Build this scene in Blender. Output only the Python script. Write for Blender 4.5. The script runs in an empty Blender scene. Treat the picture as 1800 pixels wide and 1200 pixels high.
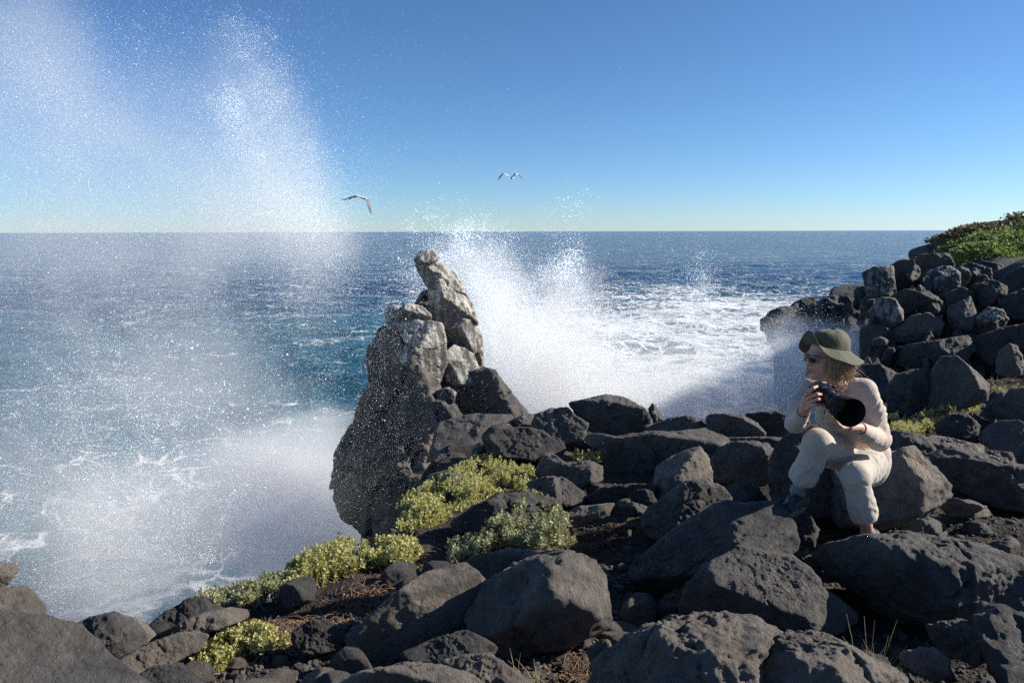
import bpy, bmesh, math, random
import numpy as np
from mathutils import Vector, Matrix

# ------------------------------------------------------------------ camera
S = bpy.context.scene
COL = S.collection
CZ = 14.0                                   # camera height above the sea (m)
FPX = 1309.0                                # focal length in pixels of the 1800 px wide photograph
PITCH = math.radians(8.4); ROLL = math.radians(-0.16)
cd = bpy.data.cameras.new('camera'); cam = bpy.data.objects.new('camera', cd); COL.objects.link(cam)
cam.location = (0, 0, CZ); cam.rotation_euler = (math.radians(90) - PITCH, ROLL * 0, 0)
cam.rotation_euler.rotate_axis('Z', ROLL)
cd.sensor_width = 36; cd.lens = 36 * FPX / 1800; cd.clip_start = 0.05; cd.clip_end = 90000
S.camera = cam

# ------------------------------------------------------------------ sky and sun
SUN_EL = math.radians(27); SUN_AZ = math.radians(8)      # azimuth: degrees ahead of the camera's right-hand side
SL = np.array([math.cos(SUN_AZ) * math.cos(SUN_EL), math.sin(SUN_AZ) * math.cos(SUN_EL), math.sin(SUN_EL)])
W = bpy.data.worlds.new('World'); S.world = W; W.use_nodes = True
nt = W.node_tree; nt.nodes.clear()
sky = nt.nodes.new('ShaderNodeTexSky'); sky.sky_type = 'NISHITA'; sky.sun_disc = False
sky.sun_elevation = SUN_EL; sky.sun_rotation = math.radians(90) - SUN_AZ
sky.air_density = 0.76; sky.dust_density = 0.06; sky.ozone_density = 7.5; sky.altitude = 0
bg = nt.nodes.new('ShaderNodeBackground'); bg.inputs[1].default_value = 0.090
wo = nt.nodes.new('ShaderNodeOutputWorld')
tint = nt.nodes.new('ShaderNodeVectorMath'); tint.operation = 'MULTIPLY'; tint.inputs[1].default_value = (0.97, 0.99, 0.97)
nt.links.new(sky.outputs[0], tint.inputs[0]); nt.links.new(tint.outputs[0], bg.inputs[0]); nt.links.new(bg.outputs[0], wo.inputs[0])
ld = bpy.data.lights.new('sun', 'SUN'); sun = bpy.data.objects.new('sun', ld); COL.objects.link(sun)
ld.energy = 5.0; ld.angle = math.radians(0.5); ld.color = (1.0, 0.925, 0.82)
sun.rotation_euler = Vector(SL).to_track_quat('Z', 'Y').to_euler()
sun.location = (30, 10, 40)
S.view_settings.view_transform = 'Standard'; S.view_settings.look = 'None'
S.view_settings.exposure = 0.62; S.view_settings.gamma = 1.0
S.cycles.use_denoising = False
S.cycles.volume_bounces = 2; S.cycles.max_bounces = 6; S.cycles.diffuse_bounces = 3; S.cycles.glossy_bounces = 2
S.cycles.transparent_max_bounces = 12; S.cycles.transmission_bounces = 2
S.cycles.volume_step_rate = 1.0; S.cycles.volume_max_steps = 128
S.cycles.sample_clamp_indirect = 2.5

# ------------------------------------------------------------------ helpers
_f = np.array([0, math.cos(PITCH), -math.sin(PITCH)]); _r0 = np.array([1., 0, 0]); _u0 = np.array([0, math.sin(PITCH), math.cos(PITCH)])
_r = _r0 * math.cos(ROLL) + _u0 * math.sin(ROLL); _u = _u0 * math.cos(ROLL) - _r0 * math.sin(ROLL)
CAM = np.array([0, 0, CZ])

def ray(px, py):
    return _f + (px - 900) / FPX * _r - (py - 600) / FPX * _u

def P(px, py, Y):
    d = ray(px, py); return CAM + d * (Y / d[1])

def _hash(ix, iy, iz, seed):
    h = (ix.astype(np.int64) * 374761393 + iy.astype(np.int64) * 668265263 + iz.astype(np.int64) * 2147483647 + seed * 1274126177) & 0xffffffff
    h = ((h ^ (h >> 13)) * 1274126177) & 0xffffffff
    h = ((h ^ (h >> 16)) * 2246822519) & 0xffffffff
    return (h ^ (h >> 15)) & 0xffffffff

_G = np.random.RandomState(3).normal(size=(256, 3)); _G /= np.linalg.norm(_G, axis=1)[:, None]

def noise(p, seed=0):
    """3-D gradient noise, p (N,3), about -0.7..0.7"""
    i = np.floor(p); f = p - i; i = i.astype(np.int64)
    u = f * f * f * (f * (f * 6 - 15) + 10)
    out = 0
    for dx in (0, 1):
        wx = u[:, 0] if dx else 1 - u[:, 0]
        for dy in (0, 1):
            wy = u[:, 1] if dy else 1 - u[:, 1]
            for dz in (0, 1):
                wz = u[:, 2] if dz else 1 - u[:, 2]
                g = _G[_hash(i[:, 0] + dx, i[:, 1] + dy, i[:, 2] + dz, seed) & 255]
                out = out + wx * wy * wz * (g[:, 0] * (f[:, 0] - dx) + g[:, 1] * (f[:, 1] - dy) + g[:, 2] * (f[:, 2] - dz))
    return out

def fbm(p, octs=4, seed=0, gain=0.5, lac=2.1, ridged=False):
    a = 1.0; s = 0; q = p.copy()
    for k in range(octs):
        n = noise(q, seed + k * 17)
        s = s + a * ((0.35 - np.abs(n)) if ridged else n); a *= gain; q = q * lac
    return s

def noise2(x, y, sc, seed=0, octs=3):
    p = np.stack([np.ravel(x) * sc, np.ravel(y) * sc, np.zeros(np.size(x)) + seed * 3.7], 1)
    return fbm(p, octs, seed).reshape(np.shape(x))

def mesh_np(name, v, faces, smooth=True):
    """faces: (M,k) int array or list of such arrays"""
    me = bpy.data.meshes.new(name)
    fs = faces if isinstance(faces, list) else [faces]
    fs = [np.asarray(f) for f in fs if len(f)]
    nf = sum(len(f) for f in fs)
    loops = np.concatenate([f.ravel() for f in fs])
    tot = np.concatenate([np.full(len(f), f.shape[1]) for f in fs])
    start = np.concatenate([[0], np.cumsum(tot)[:-1]])
    me.vertices.add(len(v)); me.vertices.foreach_set('co', np.asarray(v, dtype=np.float32).ravel())
    me.loops.add(len(loops)); me.loops.foreach_set('vertex_index', loops.astype(np.int32))
    me.polygons.add(nf)
    me.polygons.foreach_set('loop_start', start.astype(np.int32))
    try: me.polygons.foreach_set('loop_total', tot.astype(np.int32))
    except Exception: pass
    me.polygons.foreach_set('use_smooth', np.full(nf, smooth))
    me.update(calc_edges=True); me.validate()
    return me

def tag(o, label=None, cat=None, group=None, kind=None):
    if label: o['label'] = label
    if cat: o['category'] = cat
    if group: o['group'] = group
    if kind: o['kind'] = kind
    return o

def link(name, me, m=None, parent=None, loc=None):
    """link mesh; verts are in world coordinates, loc moves the origin there"""
    o = bpy.data.objects.new(name, me); COL.objects.link(o)
    if m is not None: me.materials.append(m)
    base = Vector((0, 0, 0))
    if parent is not None:
        o.parent = parent
        base = parent['_w'] if '_w' in parent.keys() else parent.location
        base = Vector(base)
    L = Vector(loc) if loc is not None else base
    if L.length > 0: me.transform(Matrix.Translation(-L))
    o.location = L - base
    if loc is not None: o['_w'] = tuple(L)
    elif parent is not None: o['_w'] = tuple(base)
    return o

def empty(name, loc):
    o = bpy.data.objects.new(name, None); COL.objects.link(o); o.location = loc; o['_w'] = tuple(loc); o.empty_display_size = 0.2
    return o

def grid_faces(nr, nc):
    i = np.arange(nr - 1)[:, None] * nc + np.arange(nc - 1)[None, :]
    i = i.ravel(); return np.stack([i, i + 1, i + nc + 1, i + nc], 1)

# ------------------------------------------------------------------ materials
class NT:
    def __init__(s, name):
        s.m = bpy.data.materials.new(name); s.m.use_nodes = True; s.t = s.m.node_tree; s.t.nodes.clear()
        s.out = s.n('ShaderNodeOutputMaterial')
    def n(s, typ, **kw):
        x = s.t.nodes.new(typ)
        for k, v in kw.items(): setattr(x, k, v)
        return x
    def l(s, a, b): s.t.links.new(a, b)
    def noise(s, vec, scale, detail=4, rough=0.55, dist=0.0):
        x = s.n('ShaderNodeTexNoise'); x.inputs['Scale'].default_value = scale; x.inputs['Detail'].default_value = detail
        x.inputs['Roughness'].default_value = rough; x.inputs['Distortion'].default_value = dist
        if vec is not None: s.l(vec, x.inputs['Vector'])
        return x.outputs['Fac']
    def ramp(s, fac, pts, interp='LINEAR'):
        x = s.n('ShaderNodeValToRGB'); x.color_ramp.interpolation = interp; e = x.color_ramp.elements
        while len(e) > 1: e.remove(e[-1])
        e[0].position = pts[0][0]; c = pts[0][1]; e[0].color = (c, c, c, 1) if not hasattr(c, '__len__') else (*c, 1)
        for p, c in pts[1:]:
            k = e.new(p); k.color = (c, c, c, 1) if not hasattr(c, '__len__') else (*c, 1)
        s.l(fac, x.inputs[0]); return x.outputs[0]
    def math(s, op, a, b=None, clamp=False):
        x = s.n('ShaderNodeMath', operation=op); x.use_clamp = clamp
        for k, v in ((0, a), (1, b)):
            if v is None: continue
            if isinstance(v, (int, float)): x.inputs[k].default_value = v
            else: s.l(v, x.inputs[k])
        return x.outputs[0]
    def mix(s, fac, a, b, mode='MIX'):
        x = s.n('ShaderNodeMix', data_type='RGBA', blend_type=mode)
        for k, v in (('Factor', fac), ('A', a), ('B', b)):
            i = [q for q in x.inputs if q.name == k and q.type == ('VALUE' if k == 'Factor' else 'RGBA')][0]
            if isinstance(v, (int, float)): i.default_value = v
            elif hasattr(v, '__len__'): i.default_value = (*v, 1)
            else: s.l(v, i)
        return [q for q in x.outputs if q.type == 'RGBA'][0]
    def bsdf(s, color, rough=0.8, spec=0.5, bump=None, bstr=1.0, bdist=0.02, **kw):
        b = s.n('ShaderNodeBsdfPrincipled')
        if hasattr(color, '__len__'): b.inputs['Base Color'].default_value = (*color, 1)
        else: s.l(color, b.inputs['Base Color'])
        if isinstance(rough, (int, float)): b.inputs['Roughness'].default_value = rough
        else: s.l(rough, b.inputs['Roughness'])
        b.inputs['Specular IOR Level'].default_value = spec
        for k, v in kw.items(): b.inputs[k.replace('_', ' ')].default_value = v
        if bump is not None:
            x = s.n('ShaderNodeBump'); x.inputs['Strength'].default_value = bstr; x.inputs['Distance'].default_value = bdist
            s.l(bump, x.inputs['Height']); s.l(x.outputs[0], b.inputs['Normal'])
        s.l(b.outputs[0], s.out.inputs['Surface']); s.b = b
        return s.m

def objcoord(t, rnd=True):
    tc = t.n('ShaderNodeTexCoord')
    if not rnd: return tc.outputs['Object']
    oi = t.n('ShaderNodeObjectInfo'); mp = t.n('ShaderNodeVectorMath', operation='ADD')
    mul = t.math('MULTIPLY', oi.outputs['Random'], 37.0); cx = t.n('ShaderNodeCombineXYZ')
    t.l(mul, cx.inputs[0]); t.l(mul, cx.inputs[1]); t.l(tc.outputs['Object'], mp.inputs[0]); t.l(cx.outputs[0], mp.inputs[1])
    return mp.outputs[0]

def rock_material(name, dark, light, brown, pits=0.6, guano=0.0, bscale=1.0):
    t = NT(name); v = objcoord(t)
    big = t.noise(v, 1.6, 5, 0.6); mid = t.noise(v, 9, 8, 0.7); fine = t.noise(v, 60, 6, 0.75)
    c = t.mix(t.ramp(mid, [(0.3, 0), (0.72, 1)]), dark, light)
    c = t.mix(t.ramp(big, [(0.42, 0), (0.68, 0.75)]), c, brown)
    # pale specks of salt and lichen
    sp = t.noise(v, 120, 2, 0.5)
    c = t.mix(t.math('MULTIPLY', t.ramp(sp, [(0.66, 0), (0.74, 1)]), t.ramp(mid, [(0.45, 0), (0.6, 0.5)])), c, tuple(min(1, x * 2.6) for x in light))
    vo = t.n('ShaderNodeTexVoronoi'); vo.inputs['Scale'].default_value = 26; vo.inputs['Randomness'].default_value = 1
    t.l(v, vo.inputs['Vector'])
    pit = t.ramp(vo.outputs['Distance'], [(0.10, 0), (0.34, 1)])
    pm = t.ramp(t.noise(v, 3.2, 3), [(0.42, 0), (0.62, 1)])
    pitm = t.mix(t.math('MULTIPLY', pm, pits), (1, 1, 1), pit)
    h = t.math('ADD', t.math('MULTIPLY', mid, 1.5), t.math('MULTIPLY', fine, 0.75))
    h = t.math('ADD', h, t.math('MULTIPLY', pitm, 0.55))
    v2 = t.n('ShaderNodeTexVoronoi'); v2.inputs['Scale'].default_value = 8.5; v2.inputs['Randomness'].default_value = 1; t.l(v, v2.inputs['Vector'])
    hole = t.ramp(v2.outputs['Distance'], [(0.10, 0), (0.20, 1)])
    hole = t.mix(t.math('MULTIPLY', t.ramp(t.noise(v, 2.3, 3), [(0.47, 0), (0.60, 1)]), pits), (1, 1, 1), hole)
    h = t.math('ADD', h, t.math('MULTIPLY', hole, 0.8))
    if guano:
        sepv = t.n('ShaderNodeVectorMath', operation='MULTIPLY'); sepv.inputs[1].default_value = (9, 9, 0.9)
        t.l(v, sepv.inputs[0]); st = t.noise(sepv.outputs[0], 1.3, 5, 0.6)
        g = t.n('ShaderNodeNewGeometry'); sx = t.n('ShaderNodeSeparateXYZ'); t.l(g.outputs['Normal'], sx.inputs[0])
        up = t.ramp(sx.outputs[2], [(-0.3, 0.15), (0.25, 0.75), (0.7, 1.0)])
        gm = t.math('MULTIPLY', t.ramp(st, [(0.42, 0), (0.62, 1)]), up)
        gm = t.math('MULTIPLY', gm, guano, clamp=True)
        c = t.mix(gm, c, (0.72, 0.69, 0.62))
    m = t.bsdf(c, t.ramp(mid, [(0.3, .9), (0.7, .62)]), 0.5, bump=h, bstr=1.0, bdist=0.045 * bscale)
    return m

ROCK = rock_material('basalt', (0.030, 0.030, 0.031), (0.155, 0.147, 0.138), (0.18, 0.155, 0.128))
ROCKB = rock_material('brown_basalt', (0.05, 0.045, 0.040), (0.245, 0.215, 0.182), (0.30, 0.245, 0.19))
ROCKD = rock_material('dark_basalt', (0.018, 0.019, 0.020), (0.095, 0.092, 0.090), (0.11, 0.10, 0.09))
GUANO = rock_material('guano_stained_basalt', (0.05, 0.046, 0.042), (0.20, 0.18, 0.152), (0.28, 0.235, 0.18), 0.2, 1.35)
GUANO2 = rock_material('streaked_basalt', (0.022, 0.022, 0.024), (0.07, 0.067, 0.064), (0.09, 0.078, 0.066), 0.3, 0.55)

# ------------------------------------------------------------------ terrain
def ground0(X, Y):
    """mean height of the rocky shelf"""
    return CZ - 1.6 - 0.09 * Y + np.clip((X - 3.0) * 0.05, 0, .35) * np.clip((Y - 4) / 4, 0, 1)

def hit(px, py, off=0.0):
    """where the ray through a pixel of the photograph meets the shelf (raised by off)"""
    d = ray(px, py); lo, hi = 0.5, 60.0
    for _ in range(24):
        m = (lo + hi) / 2; p = CAM + d * (m / d[1])
        if p[2] > ground0(p[0], p[1]) + off: lo = m
        else: hi = m
    return CAM + d * (hi / d[1])

EDGE_PX = [(-500, 1100), (0, 1098), (110, 1110), (200, 1120), (262, 1116), (345, 1070), (480, 1012), (600, 960), (690, 944), (735, 890), (752, 815),
           (800, 742), (930, 738), (1060, 735), (1240, 738), (1400, 730), (1500, 712)]
EDGE = [tuple(hit(x, y)[:2]) for x, y in EDGE_PX]
EDGE += [(6.9, 13.4), (8.6, 17.0), (13.5, 24), (27.0, 40), (70, 60), (60, -10), (-20, -10)]
EDGE = np.array(EDGE)

def sdist(X, Y, poly):
    """signed distance to a polygon, positive inside"""
    x = np.ravel(X); y = np.ravel(Y); best = np.full(x.shape, 1e9); inside = np.zeros(x.shape, bool)
    n = len(poly)
    for i in range(n):
        ax, ay = poly[i]; bx, by = poly[(i + 1) % n]
        dx, dy = bx - ax, by - ay; t = np.clip(((x - ax) * dx + (y - ay) * dy) / (dx * dx + dy * dy + 1e-12), 0, 1)
        best = np.minimum(best, np.hypot(x - ax - t * dx, y - ay - t * dy))
        c = ((ay > y) != (by > y)) & (x < (bx - ax) * (y - ay) / ((by - ay) if by != ay else 1e-12) + ax)
        inside ^= c
    return (np.where(inside, best, -best)).reshape(np.shape(X))

def terrain_z(X, Y):
    X = np.asarray(X, float); Y = np.asarray(Y, float)
    g = ground0(X, Y)
    g = g - 0.15 + 0.14 * noise2(X, Y, 0.9, 5, 3) + 0.035 * noise2(X, Y, 4, 9, 3)
    # the headland that climbs on the right
    k = np.clip((X - 6.2) / 5.0, 0, 1) * np.clip((Y - 8.5) / 6.0, 0, 1)
    g = g + 2.0 * k * k * (3 - 2 * k) * np.clip(1.15 - 0.2 * noise2(X, Y, 0.7, 3, 2), 0, 2)
    h = np.clip((Y - 17.5) / 15, 0, 1) * np.clip((X - 9) / 9, 0, 1); g = g + 1.3 * h
    d = sdist(X, Y, EDGE) + 0.22 * noise2(X, Y, 1.1, 21, 4)
    drop = np.clip(-d, 0, None)
    return np.maximum(g - np.where(drop > 0, 0.05 + 2.6 * drop + 1.2 * noise2(X, Y, 0.8, 31, 3) * np.clip(drop, 0, 1), 0), -3.0)
# ------------------------------------------------------------------ the sea
def make_sea():
    nr, nc = 520, 420
    d = np.concatenate([np.geomspace(6, 420, 440), np.geomspace(430, 60000, 80)])
    a = np.linspace(-0.95, 0.95, nc)
    D, A = np.meshgrid(d, a, indexing='ij'); X = D * A; Y = D.copy()
    fade = np.clip(1 - (D - 150) / 260, 0, 1)
    n1 = noise2(X * 0.6, Y, 0.045, 2, 3); n2 = noise2(X * 0.7, Y, 0.22, 4, 4); n3 = noise2(X, Y, 0.8, 6, 2)
    Z = fade * (1.3 * n1 + 0.7 * n2) + 0.16 * n3 * np.clip(1 - D / 90, 0, 1)
    v = np.stack([X, Y, Z], -1).reshape(-1, 3)
    me = mesh_np('sea', v, grid_faces(nr, nc)[:, ::-1])
    t = NT('sea_water'); tc = t.n('ShaderNodeNewGeometry'); pos = tc.outputs['Position']
    sx = t.n('ShaderNodeSeparateXYZ'); t.l(pos, sx.inputs[0]); x, y, z = sx.outputs
    def vec(sxx, syy):
        m = t.n('ShaderNodeVectorMath', operation='MULTIPLY'); m.inputs[1].default_value = (sxx, syy, 0); t.l(pos, m.inputs[0]); return m.outputs[0]
    warp = t.noise(vec(0.02, 0.02), 1, 3)
    # distance of the surf's outer edge from the viewer, in metres
    surf = t.math('ADD', y, t.math('MULTIPLY', t.math('SUBTRACT', warp, 0.5), 170.0))
    surf = t.math('SUBTRACT', surf, t.math('MULTIPLY', x, 0.35))
    near = t.math('SUBTRACT', 1.0, t.math('DIVIDE', t.math('SUBTRACT', surf, 115.0), 70.0), clamp=True)   # 1 near, 0 offshore
    right = t.math('DIVIDE', t.math('ADD', x, t.math('MULTIPLY', y, 0.20)), 16.0, clamp=True)                                    # surf lies right of the stack
    f1 = t.noise(vec(0.055, 0.10), 1.0, 9, 0.66, 1.6); f2 = t.noise(vec(0.5, 0.8), 1.0, 7, 0.7, 1.0)
    vo = t.n('ShaderNodeTexVoronoi', feature='DISTANCE_TO_EDGE'); vo.inputs['Scale'].default_value = 0.32
    wv = t.n('ShaderNodeVectorMath', operation='ADD'); nn = t.n('ShaderNodeTexNoise'); nn.inputs['Scale'].default_value = 0.25; nn.inputs['Detail'].default_value = 5
    t.l(pos, nn.inputs['Vector']); sc = t.n('ShaderNodeVectorMath', operation='SCALE'); sc.inputs['Scale'].default_value = 7; t.l(nn.outputs['Color'], sc.inputs[0])
    t.l(pos, wv.inputs[0]); t.l(sc.outputs[0], wv.inputs[1]); t.l(wv.outputs[0], vo.inputs['Vector'])
    web = t.ramp(vo.outputs['Distance'], [(0.0, 1), (0.12, 0)])
    f = t.math('ADD', t.math('MULTIPLY', f1, 1.2), t.math('MULTIPLY', t.math('SUBTRACT', f2, 0.5), 0.7))
    f = t.math('ADD', f, t.math('MULTIPLY', web, 0.30))
    amt = t.math('ADD', t.math('MULTIPLY', t.math('MULTIPLY', near, right), 0.42), t.math('MULTIPLY', near, -0.035))
    amt = t.math('ADD', amt, t.math('MULTIPLY', t.math('SUBTRACT', 1.0, t.math('DIVIDE', t.math('SUBTRACT', y, 26.0), 26.0), clamp=True), 0.20))
    foam = t.ramp(t.math('ADD', f, amt), [(0.80, 0), (0.95, 0.6), (1.12, 1)])
    # a few whitecaps offshore
    cap = t.ramp(t.noise(vec(0.05, 0.12), 1.0, 6, 0.7), [(0.73, 0), (0.78, 1)])
    foam = t.math('MAXIMUM', foam, t.math('MULTIPLY', cap, 0.7))
    teal = t.mix(f1, (0.016, 0.10, 0.15), (0.05, 0.22, 0.26))
    deepc = t.mix(t.noise(vec(0.004, 0.02), 1.0, 3), (0.004, 0.035, 0.095), (0.008, 0.055, 0.14))
    wc = t.mix(t.math('MULTIPLY', near, t.math('ADD', t.math('MULTIPLY', right, 0.35), 0.6)), deepc, teal)
    c = t.mix(foam, wc, (0.82, 0.85, 0.86))
    ro = t.mix(foam, (0.16, 0.16, 0.16), (0.9, 0.9, 0.9))
    b1 = t.noise(vec(0.35, 0.8), 1.0, 8, 0.62); b2 = t.noise(vec(2.2, 3.5), 1.0, 5, 0.6); b0 = t.noise(vec(0.03, 0.09), 1.0, 5, 0.6)
    h = t.math('ADD', t.math('MULTIPLY', b1, 0.9), t.math('MULTIPLY', b2, 0.14)); h = t.math('ADD', h, t.math('MULTIPLY', foam, 0.25))
    h = t.math('ADD', h, t.math('MULTIPLY', b0, 3.5))
    t.bsdf(c, ro, 0.20, bump=h, bstr=1.0, bdist=1.0, IOR=1.33)
    o = link('sea', me, t.m); tag(o, 'deep blue ocean turning to teal and white surf near the rocks', kind='structure')

make_sea()

# ------------------------------------------------------------------ the shelf of ground
def make_ground():
    t = NT('volcanic_soil'); tc = t.n('ShaderNodeTexCoord'); v = tc.outputs['Object']
    a = t.noise(v, 1.3, 4); b = t.noise(v, 14, 6, 0.7); vo = t.n('ShaderNodeTexVoronoi'); vo.inputs['Scale'].default_value = 38; t.l(v, vo.inputs['Vector'])
    c = t.mix(t.ramp(b, [(0.3, 0), (0.7, 1)]), (0.020, 0.018, 0.017), (0.062, 0.052, 0.045))
    c = t.mix(t.ramp(a, [(0.45, 0), (0.7, 1)]), c, (0.085, 0.06, 0.044))
    c = t.mix(t.math('MULTIPLY', t.ramp(vo.outputs['Distance'], [(0.1, 1), (0.45, 0)]), 0.5), c, (0.10, 0.092, 0.085))
    h = t.math('ADD', b, t.math('MULTIPLY', t.ramp(vo.outputs['Distance'], [(0.0, 1), (0.5, 0)]), 0.8))
    t.bsdf(c, 0.95, 0.2, bump=h, bstr=1.0, bdist=0.02)
    xs = np.arange(-7.5, 15, 0.045); ys = np.arange(1.0, 13.5, 0.045)
    X, Y = np.meshgrid(xs, ys); Z = terrain_z(X, Y)
    Z = Z + 0.012 * noise2(X, Y, 18, 3, 2)
    me = mesh_np('ground', np.stack([X, Y, Z], -1).reshape(-1, 3), grid_faces(len(ys), len(xs)))
    o = link('ground', me, t.m); tag(o, 'dark stony volcanic soil of the cliff top', kind='structure')
    # farther headland
    xs = np.arange(6.0, 48, 0.14); ys = np.arange(13.4, 46, 0.14)
    X, Y = np.meshgrid(xs, ys); Z = terrain_z(X, Y) + 0.12 * noise2(X, Y, 1.6, 3, 4)
    me = mesh_np('hill', np.stack([X, Y, Z], -1).reshape(-1, 3), grid_faces(len(ys), len(xs)))
    o = link('hill', me, ROCKD); tag(o, 'dark rocky headland rising on the right', kind='structure')
    # ground behind and beside the viewer
    xs = np.linspace(-40, 60, 120); ys = np.linspace(-40, 1.02, 60)
    X, Y = np.meshgrid(xs, ys); Z = terrain_z(X, Y) - 0.01
    Z = np.where(X > 14.9, Z, Z)
    me = mesh_np('ground_behind', np.stack([X, Y, Z], -1).reshape(-1, 3), grid_faces(len(ys), len(xs)))
    o = link('ground', me, t.m); tag(o, 'stony ground behind the viewpoint', kind='structure')

make_ground()

# ------------------------------------------------------------------ boulders
def _ico(level, _c={}):
    if level not in _c:
        bm = bmesh.new(); bmesh.ops.create_icosphere(bm, subdivisions=level, radius=1.0)
        bm.verts.ensure_lookup_table()
        _c[level] = (np.array([v.co[:] for v in bm.verts]), np.array([[v.index for v in f.verts] for f in bm.faces])); bm.free()
    return _c[level]

def rock_mesh(poly, Y=None, T=None, planes=None, seed=0, rough=1.0, box=0.72, name='rock', sink=0.0):
    """a closed rock whose outline seen from the photographer's place follows poly and whose depth is T metres each way;
    planes: facets as (right, up, towards-viewer, offset share)"""
    rs = np.random.RandomState(seed + 101)
    pp = np.array(poly, float)
    cx, cy = (pp[:, 0].min() + pp[:, 0].max()) / 2, (pp[:, 1].min() + pp[:, 1].max()) / 2
    if Y is None:
        Y = None
        hb = hit(cx, pp[:, 1].max() - 0.12 * np.ptp(pp[:, 1])); Y = hb[1]
        auto = True
    else: auto = False
    dpx = Y / 1.0 / FPX
    wid, hei = np.ptp(pp[:, 0]) * dpx, np.ptp(pp[:, 1]) * dpx
    if T is None: T = 0.42 * min(wid, hei * 1.6) + 0.06 * wid
    if auto: Y = Y + 0.45 * T
    C = P(cx, cy, Y); v = (C - CAM); dist = np.linalg.norm(v); v /= dist
    r = np.cross(v, [0, 0, 1]); r /= np.linalg.norm(r); u = np.cross(r, v)
    ab = []
    for x, y in pp:
        d = ray(x, y); q = CAM + d * (dist / np.dot(d, v)) - C; ab.append((q @ r, q @ u))
    ab = np.array(ab)
    # radius by angle about the middle
    th = np.linspace(-math.pi, math.pi, 361); R = np.zeros(361)
    for k, a in enumerate(th):
        dx, dy = math.cos(a), math.sin(a); best = 0
        for i in range(len(ab)):
            ax, ay = ab[i]; bx, by = ab[(i + 1) % len(ab)]; ex, ey = bx - ax, by - ay
            den = dx * ey - dy * ex
            if abs(den) < 1e-12: continue
            s = (ax * ey - ay * ex) / den; tt = (ax * dy - ay * dx) / den
            if s > 0 and -1e-6 <= tt <= 1 + 1e-6: best = max(best, s)
        R[k] = best if best > 0 else np.hypot(*ab[0]) * .2
    Rs = R.copy()
    for k in range(361): Rs[k] = 0.25 * (R[(k - 2) % 360] + R[(k + 2) % 360]) + 0.5 * R[k]
    R = Rs
    size_px = max(np.ptp(pp[:, 0]), np.ptp(pp[:, 1]))
    lvl = 7 if size_px > 260 else 6 if size_px > 90 else 5
    n, F = _ico(lvl)
    ang = np.arctan2(n[:, 1], n[:, 0]); rho = np.hypot(n[:, 0], n[:, 1]); w = n[:, 2]     # w>0 = towards the viewer
    Ra = np.interp(ang, th, R)
    Rm = 0.5 * (wid + hei) / 2
    # a solid cut out of the outline, the depth and the facets; each facet touches the outline, so the outline is kept
    pw = 2.2 + 4.0 * box
    T2 = T * 0.9; rough = rough * 1.0
    inv = (rho / Ra) ** pw + (np.abs(w) / np.where(w > 0, T, T2)) ** pw
    inv = inv ** (1 / pw)
    sil = np.stack([np.cos(th) * R, np.sin(th) * R], 1)
    pls = list(planes) if planes else []
    for _ in range(3 if planes else 6):
        pls.append((rs.uniform(-1, 1), rs.uniform(-0.45, 1.0), rs.uniform(0.3, 1.0), rs.uniform(0.25, 0.6)))
    for _ in range(4):
        pls.append((rs.uniform(-1, 1), rs.uniform(-0.3, 1.0), -rs.uniform(0.3, 1.0), rs.uniform(0.1, 0.6)))
    fa = 46.0; acc = inv ** fa
    for q in pls:
        nn = np.array(q[:3], float); nn /= np.linalg.norm(nn)
        s_in = (sil @ nn[:2]).max(); s_all = s_in + (T if nn[2] > 0 else T2) * abs(nn[2])
        d = s_in + q[3] * 0.75 * (s_all - s_in)
        acc = acc + (np.clip(n @ nn, 0, None) / d) ** fa
    rad = acc ** (-1 / fa)
    pts = n * rad[:, None]
    V = C + pts[:, :1] * r + pts[:, 1:2] * u - pts[:, 2:] * v
    # weathering
    s = 1.0 / max(Rm, 0.05)
    cen = C; nd = V - cen; nd = nd / (np.linalg.norm(nd, axis=1)[:, None] + 1e-9)
    amp = rough * Rm
    disp = 0.032 * amp * fbm(V * s * 1.3, 3, seed) + 0.038 * amp * (fbm(V * s * 3.2, 5, seed + 5, 0.58, ridged=True) - 0.12)
    disp += 0.020 * rough * fbm(V * 9.0, 5, seed + 9, 0.65)
    # broken steps
    cell = noise(V * s * 2.2, seed + 40); disp -= 0.035 * amp * np.clip((cell - 0.10) * 14, 0, 1)
    crk = np.abs(noise(V * s * 1.5 + 3, seed + 60)); disp -= 0.05 * amp * np.clip(1 - crk * 22, 0, 1) * (noise(V * s * 0.9, seed + 61) > 0)
    pitn = noise(V * 16.0, seed + 50); disp -= 0.010 * rough * np.clip((pitn - 0.33) * 9, 0, 1)
    V = V + nd * disp[:, None]
    me = mesh_np(name, V, F)
    base = C - np.array([0, 0, hei * 0.5])
    return me, base

def boulder(label, poly, mat=None, name='boulder', cat='boulder', group=None, **kw):
    seed = kw.pop('seed', sum(int(a * 7 + b * 13) for a, b in poly) % 9973)
    me, base = rock_mesh(poly, seed=seed, name=name, **kw)
    o = link(name, me, mat or ROCK, loc=base); tag(o, label, cat, group or 'boulders strewn over the cliff top')
    return o
TOP = (0.25, 0.9, 0.35)
def pl(*a): return list(a)
FL = [(0.1, 0.95, 0.42, 0.55), (-0.1, -0.1, 1.0, 0.8)]          # flat top, plain front
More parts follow.
